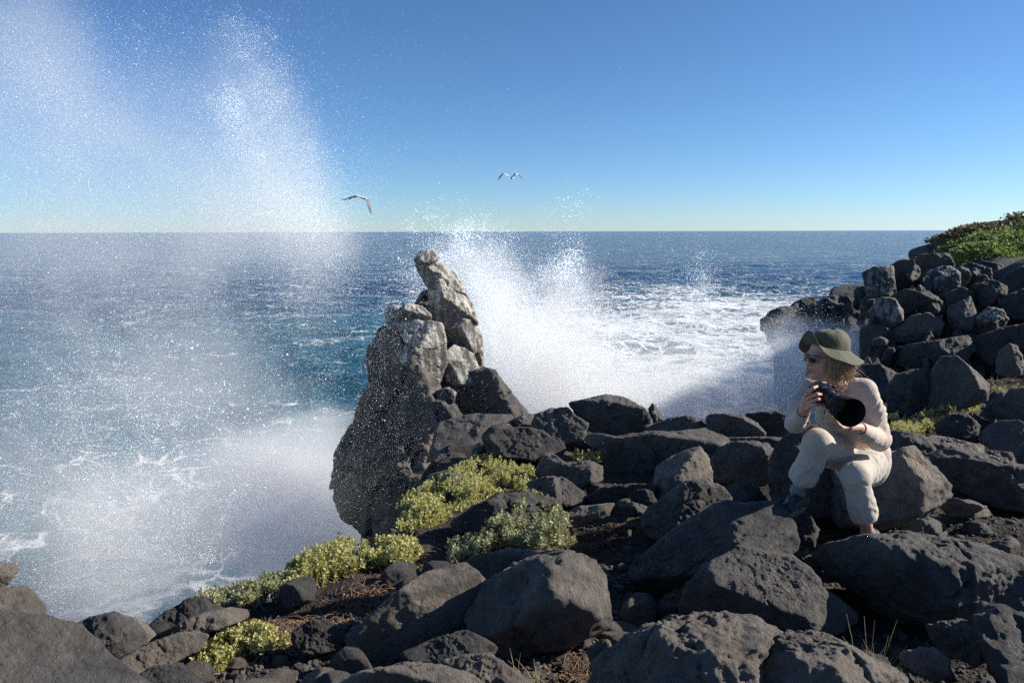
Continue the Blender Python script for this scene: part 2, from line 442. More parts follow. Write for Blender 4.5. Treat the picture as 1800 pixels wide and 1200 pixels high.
# near row ---------------------------------------------------------------
boulder('big brown pitted boulder filling the bottom left corner', [(-120,1090),(-40,1079),(35,1077),(100,1088),(140,1100),(165,1125),(190,1155),(245,1192),(280,1235),(200,1300),(-120,1300)], ROCK, Y=2.7, T=0.5, planes=[(0.15,0.6,0.75,0.62)], rough=.55)
boulder('rounded grey boulder behind the big brown corner boulder at the cliff edge', [(-70,1045),(0,1038),(20,1033),(50,1032),(65,1048),(80,1062),(82,1095),(40,1110),(-70,1110)], ROCKB, Y=3.5, T=.3, rough=.7)
boulder('pale overhanging stone on the far left edge above the spray', [(-60,995),(0,990),(25,992),(33,1000),(22,1014),(10,1030),(-10,1046),(-60,1050)], ROCKB, Y=3.75, T=.22)
boulder('dark rounded boulder right of the big brown corner boulder', [(125,1100),(165,1085),(200,1075),(215,1080),(240,1095),(258,1115),(252,1142),(225,1165),(195,1170),(165,1140)], ROCK, Y=3.2, T=.3, planes=[(-0.2,-0.1,1,.7),(.8,.4,.5,.7)])
boulder('smooth brown rock leaning on the dark rounded edge boulder', [(215,1085),(235,1084),(255,1098),(276,1118),(262,1140),(235,1150)], ROCKB, Y=3.42, T=.15)
boulder('black wedge of rock rising from the cliff edge below the left shrubs', [(255,1104),(300,1068),(330,1053),(362,1050),(395,1070),(372,1096),(320,1112),(280,1122)], ROCKD, Y=3.8, T=.25)
boulder('long low rock slab below the black wedge', [(280,1112),(340,1085),(400,1068),(437,1072),(432,1088),(380,1106),(330,1120),(290,1125)], ROCKB, Y=3.55, T=.25, planes=FL)
boulder('flat pale slab lying in front of the black wedge', [(205,1162),(250,1138),(300,1116),(345,1108),(368,1116),(352,1140),(300,1168),(240,1185)], ROCKB, Y=3.1, T=.22, planes=[(0.1,0.95,0.5,0.4),(-.1,-.2,1,.8)])
boulder('small dark stone at the bottom edge beside the lower left shrub', [(232,1192),(270,1172),(318,1168),(336,1182),(340,1215),(300,1240),(235,1240)], ROCKD, Y=2.75, T=.2)
boulder('squat grey rock tucked under the left strip of shrubs', [(484,1052),(496,1030),(525,1014),(550,1010),(556,1032),(548,1056),(510,1068)], ROCKD, Y=3.95, T=.2)
boulder('dark lumpy rock left of the triangular boulder', [(512,1112),(540,1092),(575,1088),(603,1104),(604,1140),(560,1150),(520,1140)], ROCKD, Y=3.35, T=.2)
boulder('triangular boulder with a lit slanting face and a black underside', [(602,1176),(611,1122),(650,1084),(716,1027),(746,1009),(815,989),(838,1007),(856,1032),(850,1070),(835,1110),(760,1150),(660,1182)], ROCKB, Y=3.55, T=.42, planes=[(0.05,0.75,0.65,0.36),(0.25,-0.75,0.75,0.30),(-.9,.1,.5,.6)], rough=.5, box=.8)
boulder('big round pitted boulder in the middle foreground', [(822,1085),(827,1055),(860,1022),(905,995),(950,980),(995,974),(1042,985),(1057,1006),(1066,1060),(1068,1092),(1052,1110),(1010,1128),(950,1143),(890,1149),(835,1132)], ROCKB, Y=3.55, T=.42, planes=[(.55,.45,.7,.66),(-.75,.1,.65,.55),(.1,-.75,.65,.62)], rough=1.3, box=.7)
boulder('flat rock shelf under the leafy bush', [(806,998),(830,976),(900,966),(975,968),(1010,978),(1000,1000),(940,1012),(860,1028),(830,1016)], ROCK, Y=4.15, T=.3, planes=FL)
boulder('low rock in the bottom edge under the triangular boulder', [(575,1205),(640,1180),(710,1167),(770,1170),(824,1182),(860,1208),(820,1260),(600,1260)], ROCKB, Y=2.65, T=.25)
boulder('flat brown stone in front of the big round boulder', [(766,1160),(815,1152),(862,1149),(890,1168),(935,1198),(900,1222),(845,1200)], ROCKB, Y=2.85, T=.16, planes=FL)
boulder('shadowed slab wedged between the triangular and the round boulder', [(704,1148),(755,1124),(821,1106),(875,1138),(868,1156),(790,1168),(725,1164)], ROCKD, Y=3.05, T=.16, planes=FL)
boulder('small brown stone at the right foot of the big round boulder', [(1030,1142),(1050,1124),(1070,1126),(1080,1150),(1064,1168),(1036,1162)], ROCKB, Y=3.05, T=.09)
boulder('broad pitted boulder on the bottom edge of the picture', [(1030,1215),(1060,1152),(1110,1117),(1170,1096),(1245,1083),(1310,1087),(1355,1103),(1376,1118),(1372,1160),(1350,1215),(1200,1290),(1040,1270)], ROCKB, Y=2.75, T=.4, planes=[(0.05,0.85,0.6,0.55)], rough=1.5)
boulder('ridged brown boulder with a pointed crest on the bottom edge', [(1282,1179),(1307,1154),(1348,1130),(1385,1110),(1401,1113),(1430,1110),(1451,1117),(1496,1142),(1553,1167),(1592,1190),(1600,1230),(1500,1290),(1350,1290),(1285,1230)], ROCKB, Y=2.6, T=.35, planes=[(0.5,0.6,0.6,0.5),(-.6,.4,.7,.55)], rough=1.0)
boulder('light flat-topped wedge boulder left of the large right-hand boulder', [(1194,1094),(1200,1056),(1212,1027),(1237,998),(1270,979),(1300,960),(1325,964),(1350,974),(1392,975),(1420,998),(1450,1036),(1508,1076),(1500,1096),(1468,1114),(1414,1112),(1372,1104),(1290,1090)], ROCK, Y=3.75, T=.42, planes=[(0.10,0.86,0.50,0.42),(-0.15,-0.45,0.9,0.42)], rough=.7, box=.8)
boulder('small stone peeping out behind the light flat-topped wedge boulder', [(1376,985),(1395,968),(1420,966),(1440,984),(1446,1010),(1420,1020),(1390,1010)], ROCKB, Y=4.2, T=.12)
boulder('long dark sloping boulder in front of the sitting woman', [(1103,996),(1142,965),(1196,920),(1253,889),(1278,880),(1307,886),(1364,881),(1380,897),(1391,920),(1402,957),(1394,972),(1348,982),(1300,985),(1250,1015),(1200,1042),(1146,1046),(1118,1026)], ROCKD, Y=4.3, T=.45, planes=[(0.55,0.78,0.25,0.45),(-0.45,0.5,0.75,0.42),(-.1,-.8,.6,.4)], rough=.7, box=.8)
boulder('large pitted boulder lying at the right behind the grass tuft', [(1432,978),(1455,960),(1504,946),(1574,941),(1636,943),(1697,952),(1738,964),(1800,986),(1840,1010),(1840,1062),(1790,1088),(1715,1092),(1640,1100),(1580,1090),(1545,1070),(1505,1042),(1460,1010)], ROCK, Y=3.85, T=.5, planes=[(0.1,0.85,0.5,0.6),(-.35,-.55,.75,.58)], rough=1.2)
boulder('black boulder cut by the bottom right corner', [(1712,1085),(1726,1060),(1759,1064),(1800,1084),(1860,1100),(1860,1260),(1790,1250),(1750,1190),(1724,1130)], ROCKD, Y=2.9, T=.35, planes=[(.2,.6,.8,.6)])
boulder('small angular stone below the large pitted boulder', [(1630,1099),(1680,1089),(1706,1091),(1732,1117),(1742,1150),(1715,1170),(1670,1154),(1636,1122)], ROCK, Y=3.1, T=.14, planes=FL)
boulder('flat stone right of the grass tuft near the bottom', [(1580,1148),(1640,1137),(1673,1160),(1668,1186),(1640,1197),(1592,1170)], ROCKB, Y=2.85, T=.11, planes=FL)
boulder('shadowed rock left of the light flat-topped wedge boulder', [(1140,1080),(1165,1050),(1200,1030),(1222,1040),(1210,1085),(1160,1096)], ROCKD, Y=3.95, T=.16)
# the middle ground ------------------------------------------------------
boulder('dark rock half hidden by the leafy bush', [(792,918),(838,886),(880,869),(930,865),(985,879),(986,908),(930,930),(850,940),(800,934)], ROCKD, Y=5.3, T=.35, planes=FL)
boulder('rounded rock right of the yellow shrub and above the pale pointed stone', [(926,848),(955,839),(985,837),(1010,852),(1026,866),(1020,882),(995,891),(940,884)], ROCK, Y=5.9, T=.25)
boulder('pale pointed stone lying flat beside the stony path', [(995,902),(1012,892),(1050,886),(1082,884),(1068,906),(1040,918),(1008,926)], ROCKB, Y=5.1, T=.16, planes=FL)
boulder('jumbled dark rock with two humps right of the yellow shrub', [(940,832),(956,799),(978,800),(994,814),(1033,809),(1060,819),(1058,844),(1022,858),(990,850),(955,848)], ROCK, Y=6.6, T=.35)
boulder('flat-topped dark boulder standing on the far ledge under the spray', [(1000,708),(1033,701),(1056,696),(1083,695),(1111,706),(1131,717),(1143,731),(1141,748),(1128,758),(1081,765),(1056,762),(1033,755),(1018,733),(1007,718)], ROCK, Y=8.7, T=.55, planes=[(0.15,.9,.4,.55),(.2,-.5,.9,.6)])
boulder('small upright stone standing beside the flat-topped ledge boulder', [(1139,718),(1147,709),(1154,714),(1165,733),(1164,743),(1150,748),(1145,734)], ROCK, Y=8.6, T=.09)
boulder('low humped rock right of the small upright stone', [(1126,760),(1150,744),(1178,735),(1208,730),(1231,737),(1241,749),(1215,762),(1178,768),(1135,770)], ROCK, Y=8.2, T=.4)
boulder('dark rock between the stack and the flat-topped ledge boulder', [(930,756),(942,728),(969,718),(997,716),(1013,731),(1035,744),(1028,774),(992,780),(960,768)], ROCK, Y=8.5, T=.4)
boulder('craggy slab above the yellow shrub', [(850,770),(875,757),(905,751),(930,753),(955,757),(967,769),(990,778),(994,793),(983,806),(955,810),(915,806),(860,802)], ROCKD, Y=7.6, T=.4, planes=FL)
boulder('small smooth stone on the ledge right of the stack', [(893,739),(920,729),(945,727),(945,745),(920,754),(898,752)], ROCK, Y=8.9, T=.2)
boulder('long flat slab with a black shaded front in the middle', [(1024,768),(1053,761),(1094,770),(1136,760),(1178,760),(1239,752),(1278,772),(1282,790),(1262,806),(1210,822),(1180,838),(1147,850),(1064,844),(1059,790),(1035,784)], ROCK, Y=7.2, T=.5, planes=[(0.05,.92,.35,.28),(-.15,-.35,.92,.45)], box=.8)
boulder('blocky rock on the ledge left of the woman', [(1240,733),(1250,727),(1303,729),(1331,743),(1347,761),(1340,772),(1244,772)], ROCK, Y=7.9, T=.35, planes=FL)
boulder('dark flat rock on the skyline behind the right arm of the woman', [(1308,727),(1344,724),(1386,723),(1420,735),(1430,770),(1390,780),(1345,774),(1326,748)], ROCKD, Y=8.1, T=.4, planes=FL)
boulder('thin slab under the blocky ledge rock', [(1242,770),(1300,769),(1344,768),(1400,770),(1410,790),(1385,800),(1355,796),(1300,790),(1256,782)], ROCK, Y=7.4, T=.3, planes=FL)
boulder('round boulder with a lit right flank left of the woman', [(1249,806),(1262,790),(1283,777),(1320,776),(1350,780),(1366,803),(1358,839),(1344,852),(1303,854),(1261,848),(1250,830)], ROCK, Y=6.6, T=.4, planes=[(.8,.1,.6,.5),(-.3,.2,.95,.6),(0,.95,.3,.6)])
boulder('upright grey boulder with a flat lit face in the middle', [(1148,845),(1156,817),(1178,803),(1214,788),(1231,785),(1245,806),(1252,828),(1250,852),(1210,866),(1178,880),(1153,880)], ROCKB, Y=6.0, T=.3, planes=[(.55,.25,.8,.42),(-.85,.1,.5,.45)], rough=.8)
boulder('humped boulder with a dark hole above the long sloping boulder', [(1129,908),(1142,890),(1178,865),(1206,846),(1233,845),(1269,857),(1285,872),(1290,895),(1240,920),(1195,950),(1150,950),(1132,924)], ROCK, Y=5.0, T=.38, planes=[(.45,.8,.45,.55),(-.5,.2,.85,.55)])
boulder('dark low rock behind the crest of the long sloping boulder', [(1262,858),(1303,847),(1333,856),(1350,880),(1340,895),(1300,893),(1275,885)], ROCKD, Y=5.6, T=.2)
boulder('small stone on the path with a lit top', [(1087,888),(1100,878),(1139,891),(1138,908),(1100,908)], ROCK, Y=5.3, T=.1)
boulder('flat shadowed slab behind the stony path', [(1028,876),(1053,858),(1108,850),(1152,850),(1150,870),(1108,884),(1040,890)], ROCKD, Y=5.9, T=.3, planes=FL)
boulder('small dark rock against the upright grey boulder', [(1105,872),(1120,860),(1145,862),(1155,880),(1140,892),(1112,888)], ROCKD, Y=5.55, T=.1)
boulder('dark boulder under the bent right leg of the woman', [(1350,850),(1356,802),(1372,775),(1400,750),(1450,745),(1490,780),(1500,850),(1490,900),(1440,915),(1385,900),(1360,880)], ROCKD, Y=5.45, T=.38)
boulder('rock under the raised right foot of the woman', [(1362,912),(1385,898),(1425,902),(1440,930),(1430,960),(1375,955)], ROCKD, Y=4.55, T=.12)
boulder('broad slanting boulder the woman sits on', [(1455,830),(1480,800),(1530,795),(1567,796),(1606,784),(1640,818),(1674,856),(1672,872),(1645,892),(1605,915),(1545,932),(1480,925),(1450,890)], ROCKB, Y=5.2, T=.45, planes=[(0.45,0.62,0.65,0.3)], rough=.9)
boulder('low rock behind the left elbow of the woman', [(1555,768),(1562,757),(1588,758),(1623,765),(1645,788),(1640,802),(1593,800),(1560,800)], ROCK, Y=6.6, T=.3)
boulder('pale flat slab right of the woman', [(1610,772),(1640,765),(1675,771),(1729,783),(1730,800),(1680,804),(1640,798)], ROCKB, Y=6.9, T=.35, planes=FL)
boulder('pale slab behind the long dark boulder on the right', [(1690,798),(1723,789),(1779,795),(1785,818),(1740,816)], ROCKB, Y=6.9, T=.25, planes=FL)
boulder('long dark boulder at the right edge', [(1636,800),(1662,789),(1714,793),(1775,812),(1850,825),(1860,890),(1800,900),(1757,892),(1710,876),(1676,855),(1648,828)], ROCK, Y=6.1, T=.45, planes=[(.1,.92,.4,.5),(-.1,-.4,.92,.6)])
boulder('dark round boulder right of the low yellow shrub', [(1642,746),(1668,727),(1701,726),(1722,748),(1718,766),(1684,774),(1649,768)], ROCKD, Y=7.9, T=.3)
boulder('smooth round boulder at the right edge above the long dark boulder', [(1719,772),(1731,753),(1757,739),(1792,738),(1812,752),(1812,790),(1779,802),(1749,796)], ROCK, Y=7.2, T=.35, rough=.4)
boulder('small rock cut by the right edge', [(1783,795),(1797,778),(1835,775),(1840,822),(1790,818)], ROCK, Y=6.5, T=.2)
boulder('flat angular stone on the path right of the broad seat boulder', [(1646,888),(1677,876),(1736,890),(1705,905),(1669,910)], ROCKB, Y=5.2, T=.15, planes=FL)
boulder('pointed stone with a lit edge below the seat boulder', [(1560,945),(1590,926),(1612,910),(1632,914),(1652,940),(1640,960),(1580,962)], ROCK, Y=4.6, T=.14)
boulder('pyramid shaped boulder with a lit sloping side', [(1628,722),(1633,657),(1653,626),(1684,626),(1710,649),(1740,675),(1735,705),(1690,718),(1655,724)], ROCK, Y=9.2, T=.5, planes=[(.75,.5,.35,.3),(-.35,.05,.95,.5)], rough=.7, box=.85)
boulder('upright angular rock at the right edge', [(1750,652),(1755,618),(1775,604),(1789,609),(1802,640),(1795,660),(1765,662)], ROCK, Y=10.2, T=.25, planes=[(.6,.2,.7,.4)])
boulder('split dark rock behind the shoulder of the woman', [(1558,680),(1575,660),(1598,651),(1625,648),(1634,675),(1630,712),(1601,732),(1560,722)], ROCKD, Y=9.4, T=.4)
boulder('big sloping rock at the right edge beside the pale shrub', [(1745,718),(1775,685),(1830,672),(1850,740),(1800,752),(1757,742)], ROCK, Y=8.2, T=.4)
boulder('thin tilted slab between pyramid boulder and right edge', [(1722,728),(1745,700),(1764,686),(1764,722),(1745,745)], ROCK, Y=8.6, T=.15)
boulder('big weathered slab at the foot of the rock stack', [(752,812),(771,744),(800,735),(830,729),(897,729),(914,752),(905,775),(875,790),(812,806)], ROCK, Y=9.0, T=.8, planes=[(.1,.85,.5,.55)], rough=.9)
boulder('dark block under the weathered slab beside the shrub', [(728,872),(745,830),(770,800),(812,796),(830,820),(800,850),(745,880)], ROCKD, Y=7.9, T=.5)
# headland blocks ---------------------------------------------------------
HG = 'blocks of the right headland'
def hb(label, poly, mat=None, **kw):
    kw.setdefault('box', 1.1); kw.setdefault('rough', 1.2); cp = np.mean(np.array(poly, float), 0); poly = [tuple(cp + (np.array(q) - cp) * 1.03) for q in poly]
    return boulder(label, poly, mat or ROCKD, cat='rock', group=HG, **kw)
hb('white-streaked squarish block at the outer top corner of the headland', [(1516,480),(1536,470),(1569,468),(1573,506),(1556,520),(1527,525)], GUANO2, Y=14.2, T=.5)
hb('dark rounded block second along the headland top', [(1566,467),(1584,457),(1606,457),(1614,488),(1595,508),(1569,506)], Y=14.6, T=.5)
hb('highest dark block on the headland skyline', [(1607,458),(1619,448),(1666,446),(1677,464),(1668,485),(1640,498),(1612,492)], Y=15.2, T=.6)
hb('big block with a cracked lit crown under the highest block', [(1630,478),(1652,470),(1671,468),(1688,480),(1686,508),(1655,526),(1633,510)], GUANO2, Y=14.4, T=.5)
hb('flat block on the headland top near the green hill', [(1690,466),(1705,461),(1742,472),(1744,492),(1710,496),(1690,488)], Y=15, T=.4)
hb('light-topped rounded block with white streaks on the headland face', [(1528,547),(1549,523),(1571,525),(1587,545),(1587,564),(1567,579),(1536,570)], GUANO2, Y=13.4, T=.45)
hb('wide smooth boulder bulging from the headland face', [(1567,581),(1601,556),(1632,550),(1658,566),(1650,594),(1610,602),(1573,600)], ROCK, Y=13.0, T=.5)
hb('narrow block right of the wide smooth bulging boulder', [(1666,542),(1705,522),(1720,562),(1706,582),(1669,575)], ROCK, Y=13.0, T=.45)
hb('speckled white block low on the headland face', [(1714,560),(1736,540),(1762,544),(1772,562),(1758,581),(1722,585)], GUANO2, Y=12.6, T=.35)
hb('tall dark column at the outer foot of the headland', [(1513,580),(1530,572),(1567,575),(1573,610),(1560,650),(1530,655),(1512,640)], ROCKD, Y=13.2, T=.5)
hb('dark block on the outer corner below the white-streaked squarish block', [(1513,528),(1525,520),(1545,524),(1548,548),(1530,560),(1514,556)], ROCKD, Y=14, T=.4)
hb('sloping block at the right edge of the headland', [(1755,526),(1800,508),(1850,515),(1850,565),(1770,560)], Y=13, T=.5)
hb('block wedged between the two highest blocks and the smooth boulder', [(1570,520),(1590,508),(1612,512),(1620,535),(1598,552),(1575,545)], Y=13.8, T=.4)
hb('small lit-edged block at the middle of the headland face', [(1612,515),(1632,512),(1655,528),(1662,548),(1640,556),(1615,548)], Y=13.7, T=.4)
hb('block under the cracked lit crown on the headland face', [(1660,518),(1690,505),(1712,512),(1712,530),(1680,545),(1662,540)], Y=13.7, T=.4)
hb('angular block below the flat block on the headland top', [(1712,500),(1745,492),(1770,505),(1768,528),(1735,540),(1715,528)], Y=13.6, T=.4)
hb('pointed slab standing at the right edge of the headland top', [(1765,500),(1780,478),(1800,470),(1840,480),(1840,515),(1790,520)], Y=14.3, T=.4)
hb('long shaded slab at the foot of the headland face', [(1575,640),(1590,608),(1640,600),(1700,590),(1715,610),(1690,640),(1630,650)], Y=12.2, T=.5)
hb('slab sloping down to the right edge below the headland', [(1705,612),(1720,590),(1770,575),(1850,560),(1850,605),(1790,612),(1740,640)], Y=11.8, T=.5)
hb('dark rock at the lower outer corner behind the hat', [(1500,670),(1515,640),(1545,640),(1580,660),(1570,700),(1530,705)], Y=11.6, T=.5)

def headland_fill():
    rs = np.random.RandomState(33)
    for k in range(120):
        x = rs.uniform(1525, 1800); y = rs.uniform(475, 660); a = rs.uniform(6, 15 if k > 50 else 34); b = rs.uniform(6, 18 if k > 50 else 34); m = rs.randint(6, 9)
        ph = np.sort(rs.uniform(0, 6.28, m)) if False else np.arange(m) * 6.28 / m + rs.uniform(-.25, .25, m)
        Y = 15.6 - (y - 480) / 160 * 2.6 + (rs.uniform(-.7, .3) if k <= 50 else rs.uniform(-1.15, -.55))
        me, base = rock_mesh([(x + a * math.cos(t), y + b * math.sin(t)) for t in ph], Y=Y, T=.4, seed=500 + k, name='boulder', box=1.1, rough=1.2)
        o = link('boulder', me, ROCKD if k % 3 else ROCK, loc=base); size = 'large' if a * b > 560 else 'small' if a * b < 230 else 'medium'; sh = 'long low' if a > 1.6 * b else 'narrow upright' if b > 1.4 * a else 'squat'
        col = 'along the outer edge' if x < 1590 else 'in the middle' if x < 1690 else 'towards the right edge'; row = 'high on' if y < 535 else 'halfway up' if y < 600 else 'at the foot of'
        tag(o, '%s %s dark block %s the headland face, %s' % (size, sh, row, col), 'rock', 'jumbled blocks %s the headland %s' % (row, col))
headland_fill()
# the stack ------------------------------------------------------------------
def make_stack():
    root = empty('rock_stack', (-1.9, 11.5, 6.0))
    tag(root, 'tall guano-stained rock stack with a cap stone balanced on its tip', 'rock stack')
    def pc(nm, poly, Y, T, mat=GUANO, seed=1, **kw):
        kw.setdefault('rough', .8); kw.setdefault('box', 1.0)
        q = np.array(poly, float)
        if mat is GUANO: cq = q.mean(0); poly = cq + (q - cq) * 1.05
        me, base = rock_mesh(poly, Y=Y, T=T, seed=seed, name=nm, **kw)
        return link(nm, me, mat, parent=root)
    pc('cap_stone', [(728,457),(733,449),(740,442),(753,438),(762,442),(771,450),(768,458),(753,463),(731,462)], 11.5, .24, seed=3, planes=[(.2,.8,.5,.6)], rough=.6)
    pc('neck', [(729,464),(750,461),(771,462),(794,477),(812,500),(824,528),(812,545),(790,540),(770,515),(753,506),(740,484)], 11.7, .3, seed=4, planes=[(.5,.5,.7,.6),(-.6,.2,.7,.6)])
    pc('upper_column', [(754,505),(765,495),(785,492),(812,512),(831,536),(838,566),(838,580),(800,582),(778,575),(756,552)], 11.6, .45, seed=5, planes=[(.55,.45,.7,.3),(-.7,.1,.7,.3),(.1,-.3,1,.5)], rough=.7)
    pc('middle_column', [(778,566),(800,560),(836,564),(846,595),(842,615),(830,622),(800,620),(783,610)], 11.6, .45, seed=6, planes=[(.5,.1,.85,.6)], box=.85)
    pc('side_flake', [(828,612),(838,600),(849,598),(849,645),(842,655),(832,642)], 11.7, .25, seed=7)
    pc('pale_knob', [(777,625),(798,609),(820,612),(832,622),(843,654),(834,676),(800,678),(782,668)], 11.3, .4, seed=8, planes=[(.5,.6,.6,.4),(-.5,-.1,.8,.5)])
    pc('left_crown', [(697,552),(704,540),(717,534),(740,538),(758,554),(756,568),(735,572),(705,570)], 11.0, .32, seed=9, planes=[(.2,.75,.6,.5)])
    pc('left_flake', [(676,546),(686,538),(700,538),(710,566),(722,604),(712,618),(698,612),(682,580)], 11.15, .22, seed=10, planes=[(-.6,.2,.7,.4),(.6,.3,.7,.5)])
    pc('left_block', [(697,570),(712,562),(753,564),(776,569),(783,602),(765,612),(722,612),(706,590)], 10.95, .4, seed=11, planes=[(.35,.1,.9,.6)], box=.85)
    pc('left_wedge', [(696,612),(726,603),(755,606),(782,600),(785,636),(775,665),(766,684),(740,664),(708,642)], 10.9, .4, seed=12, planes=[(.4,-.1,.9,.55)], box=.8)
    pc('back_block', [(726,540),(738,515),(752,507),(768,530),(772,575),(745,580)], 12.0, .3, GUANO2, seed=13)
    pc('core', [(700,560),(740,530),(790,530),(836,580),(846,650),(840,700),(760,710),(710,660)], 11.95, .6, GUANO2, seed=14)
    pc('shoulder', [(748,700),(770,668),(800,655),(848,645),(870,653),(893,685),(915,712),(935,735),(900,750),(800,756),(758,742)], 11.3, .75, ROCK, seed=15, rough=1.5)
    pc('lower_knob', [(766,698),(772,684),(790,680),(803,690),(798,708),(778,712)], 10.5, .2, GUANO2, seed=16)
    pc('ledge_rubble', [(742,735),(752,705),(780,700),(800,712),(815,735),(800,752),(762,765)], 10.5, .35, ROCK, seed=17, rough=1.8)
    pc('seaward_face', [(647,622),(657,617),(664,614),(662,588),(676,583),(692,584),(708,622),(765,675),(800,715),(792,760),(770,820),(760,880),(730,960),(680,985),(650,945),(633,920),(603,892),(589,847),(596,810),(606,778),(627,744),(641,699),(654,676),(647,655)], 11.0, 1.1, ROCKB, seed=18, rough=2.0, planes=[(-.3,.1,.9,.7)])
    pc('base', [(690,760),(780,740),(900,740),(930,800),(900,1000),(800,1250),(640,1300),(640,1000),(660,900)], 12.2, 1.8, ROCKD, seed=19)
make_stack()

# headland in the haze -----------------------------------------------------------
def far_head(label, poly, Y, T, seed):
    me, base = rock_mesh(poly, Y=Y, T=T, seed=seed, name='headland', rough=1.6)
    o = link('headland', me, ROCKD, loc=base); tag(o, label, 'headland'); return o
FH = empty('headland', (16, 52, 2)); tag(FH, 'distant dark headland of broken rock half lost in spray', 'headland')
_rs = np.random.RandomState(9); _cr = []
for _k in range(26):
    _x = _rs.uniform(1345, 1525); _top = 556 - (_x - 1345) * .32 + _rs.uniform(0, 26); _a = _rs.uniform(7, 15); _b = _rs.uniform(7, 16)
    _cr.append(([(_x + _a * math.cos(t), _top + _b + _b * math.sin(t)) for t in np.arange(7) * .8976 + _rs.uniform(-.2, .2, 7)], 47 + _rs.uniform(-2, 1.5), 1.2))
for k, (poly, Y, T) in enumerate(_cr + [([(1345, 560), (1352, 549), (1368, 541), (1385, 538), (1400, 545), (1410, 600), (1380, 640), (1350, 600)], 50, 3), ([(1385, 545), (1398, 531), (1420, 524), (1440, 527), (1450, 545), (1450, 640), (1390, 640)], 52, 4),
        ([(1438, 530), (1452, 522), (1468, 522), (1480, 535), (1490, 640), (1440, 650)], 51, 3), ([(1462, 523), (1470, 508), (1492, 504), (1520, 503), (1560, 500), (1620, 520), (1620, 700), (1470, 700)], 53, 6),
        ([(1370, 600), (1420, 570), (1480, 575), (1530, 600), (1530, 760), (1420, 780), (1360, 700)], 49, 4)]):
    me, base = rock_mesh(poly, Y=Y, T=T, seed=60 + k, name='crag', rough=1.9, box=1.0); link('crag', me, ROCKD, parent=FH)
far_head('distant rocky point behind the green hill', [(1604,452),(1609,438),(1640,430),(1665,418),(1690,405),(1730,396),(1800,390),(1900,385),(1900,520),(1640,490)], 44, 8, 6)
# ------------------------------------------------------------------ sea spray: mist as a volume, drops as tiny solids
def spray_volume(name, label, blobs, box, dens, nscale, thr, seed=0, step=1.0, aniso=0.0):
    """blobs: (px, py, Y, rx px, ry px, rY metres, weight)"""
    x0, x1, y0, y1, z0, z1 = box
    v = np.array([(x, y, z) for x in (x0, x1) for y in (y0, y1) for z in (z0, z1)], float)
    f = np.array([(0, 1, 3, 2), (4, 6, 7, 5), (0, 4, 5, 1), (2, 3, 7, 6), (0, 2, 6, 4), (1, 5, 7, 3)])
    me = mesh_np(name, v, f, smooth=False)
    t = NT(name + '_mist'); g = t.n('ShaderNodeNewGeometry'); pos = g.outputs['Position']
    nz = t.n('ShaderNodeTexNoise'); nz.inputs['Scale'].default_value = nscale; nz.inputs['Detail'].default_value = 8; nz.inputs['Roughness'].default_value = 0.72
    nz.inputs['Distortion'].default_value = 0.4
    of = t.n('ShaderNodeVectorMath', operation='ADD'); of.inputs[1].default_value = (seed * 7.1, seed * 3.3, seed); t.l(pos, of.inputs[0]); t.l(of.outputs[0], nz.inputs['Vector'])
    # warp the blobs so that no round edge survives
    wn = t.n('ShaderNodeTexNoise'); wn.inputs['Scale'].default_value = nscale * 0.55; wn.inputs['Detail'].default_value = 3; t.l(of.outputs[0], wn.inputs['Vector'])
    ws = t.n('ShaderNodeVectorMath', operation='MULTIPLY_ADD'); ws.inputs[1].default_value = (1.3 / nscale * 0.9,) * 3
    ws.inputs[2].default_value = (-0.65 / nscale * 0.9,) * 3; t.l(wn.outputs['Color'], ws.inputs[0])
    wp = t.n('ShaderNodeVectorMath', operation='ADD'); t.l(pos, wp.inputs[0]); t.l(ws.outputs[0], wp.inputs[1])
    tot = None
    for (px, py, Y, rx, ry, rY, wgt) in blobs:
        c = P(px, py, Y); R3 = (rx * Y / FPX, rY, ry * Y / FPX)
        m = t.n('ShaderNodeVectorMath', operation='MULTIPLY_ADD'); m.inputs[1].default_value = tuple(1 / r for r in R3)
        m.inputs[2].default_value = tuple(-c[k] / R3[k] for k in range(3)); t.l(wp.outputs[0], m.inputs[0])
        d = t.n('ShaderNodeVectorMath', operation='DOT_PRODUCT'); t.l(m.outputs[0], d.inputs[0]); t.l(m.outputs[0], d.inputs[1])
        # weight * exp(-2 r^2)
        e = t.math('POWER', 0.135, d.outputs['Value'])
        e = t.math('MULTIPLY', e, wgt)
        tot = e if tot is None else t.math('ADD', tot, e)
    nn = t.math('MULTIPLY', t.math('SUBTRACT', nz.outputs['Fac'], thr), 6.0, clamp=True)
    dn = t.math('MULTIPLY', t.math('SUBTRACT', tot, 0.06), t.math('ADD', t.math('MULTIPLY', nn, 0.88), 0.12))
    dn = t.math('MAXIMUM', t.math('MULTIPLY', dn, dens), 0.0)
    pv = t.n('ShaderNodeVolumeScatter'); pv.inputs['Color'].default_value = (0.97, 1.0, 1.0, 1); pv.inputs['Anisotropy'].default_value = aniso
    t.l(dn, pv.inputs['Density']); t.l(pv.outputs[0], t.out.inputs['Volume'])
    try: t.m.cycles.volume_step_rate = step
    except Exception: pass
    try: t.m.volume_intersection_method = 'FAST'
    except Exception: pass
    o = link(name, me, t.m); tag(o, label, kind='stuff'); return o

def drop_material():
    t = NT('water_drops')
    a = t.n('ShaderNodeBsdfDiffuse'); a.inputs[0].default_value = (0.60, 0.62, 0.62, 1)
    b = t.n('ShaderNodeBsdfTranslucent'); b.inputs[0].default_value = (0.60, 0.62, 0.62, 1)
    m = t.n('ShaderNodeAddShader')
    t.l(a.outputs[0], m.inputs[0]); t.l(b.outputs[0], m.inputs[1]); t.l(m.outputs[0], t.out.inputs[0]); return t.m
DROP = drop_material()

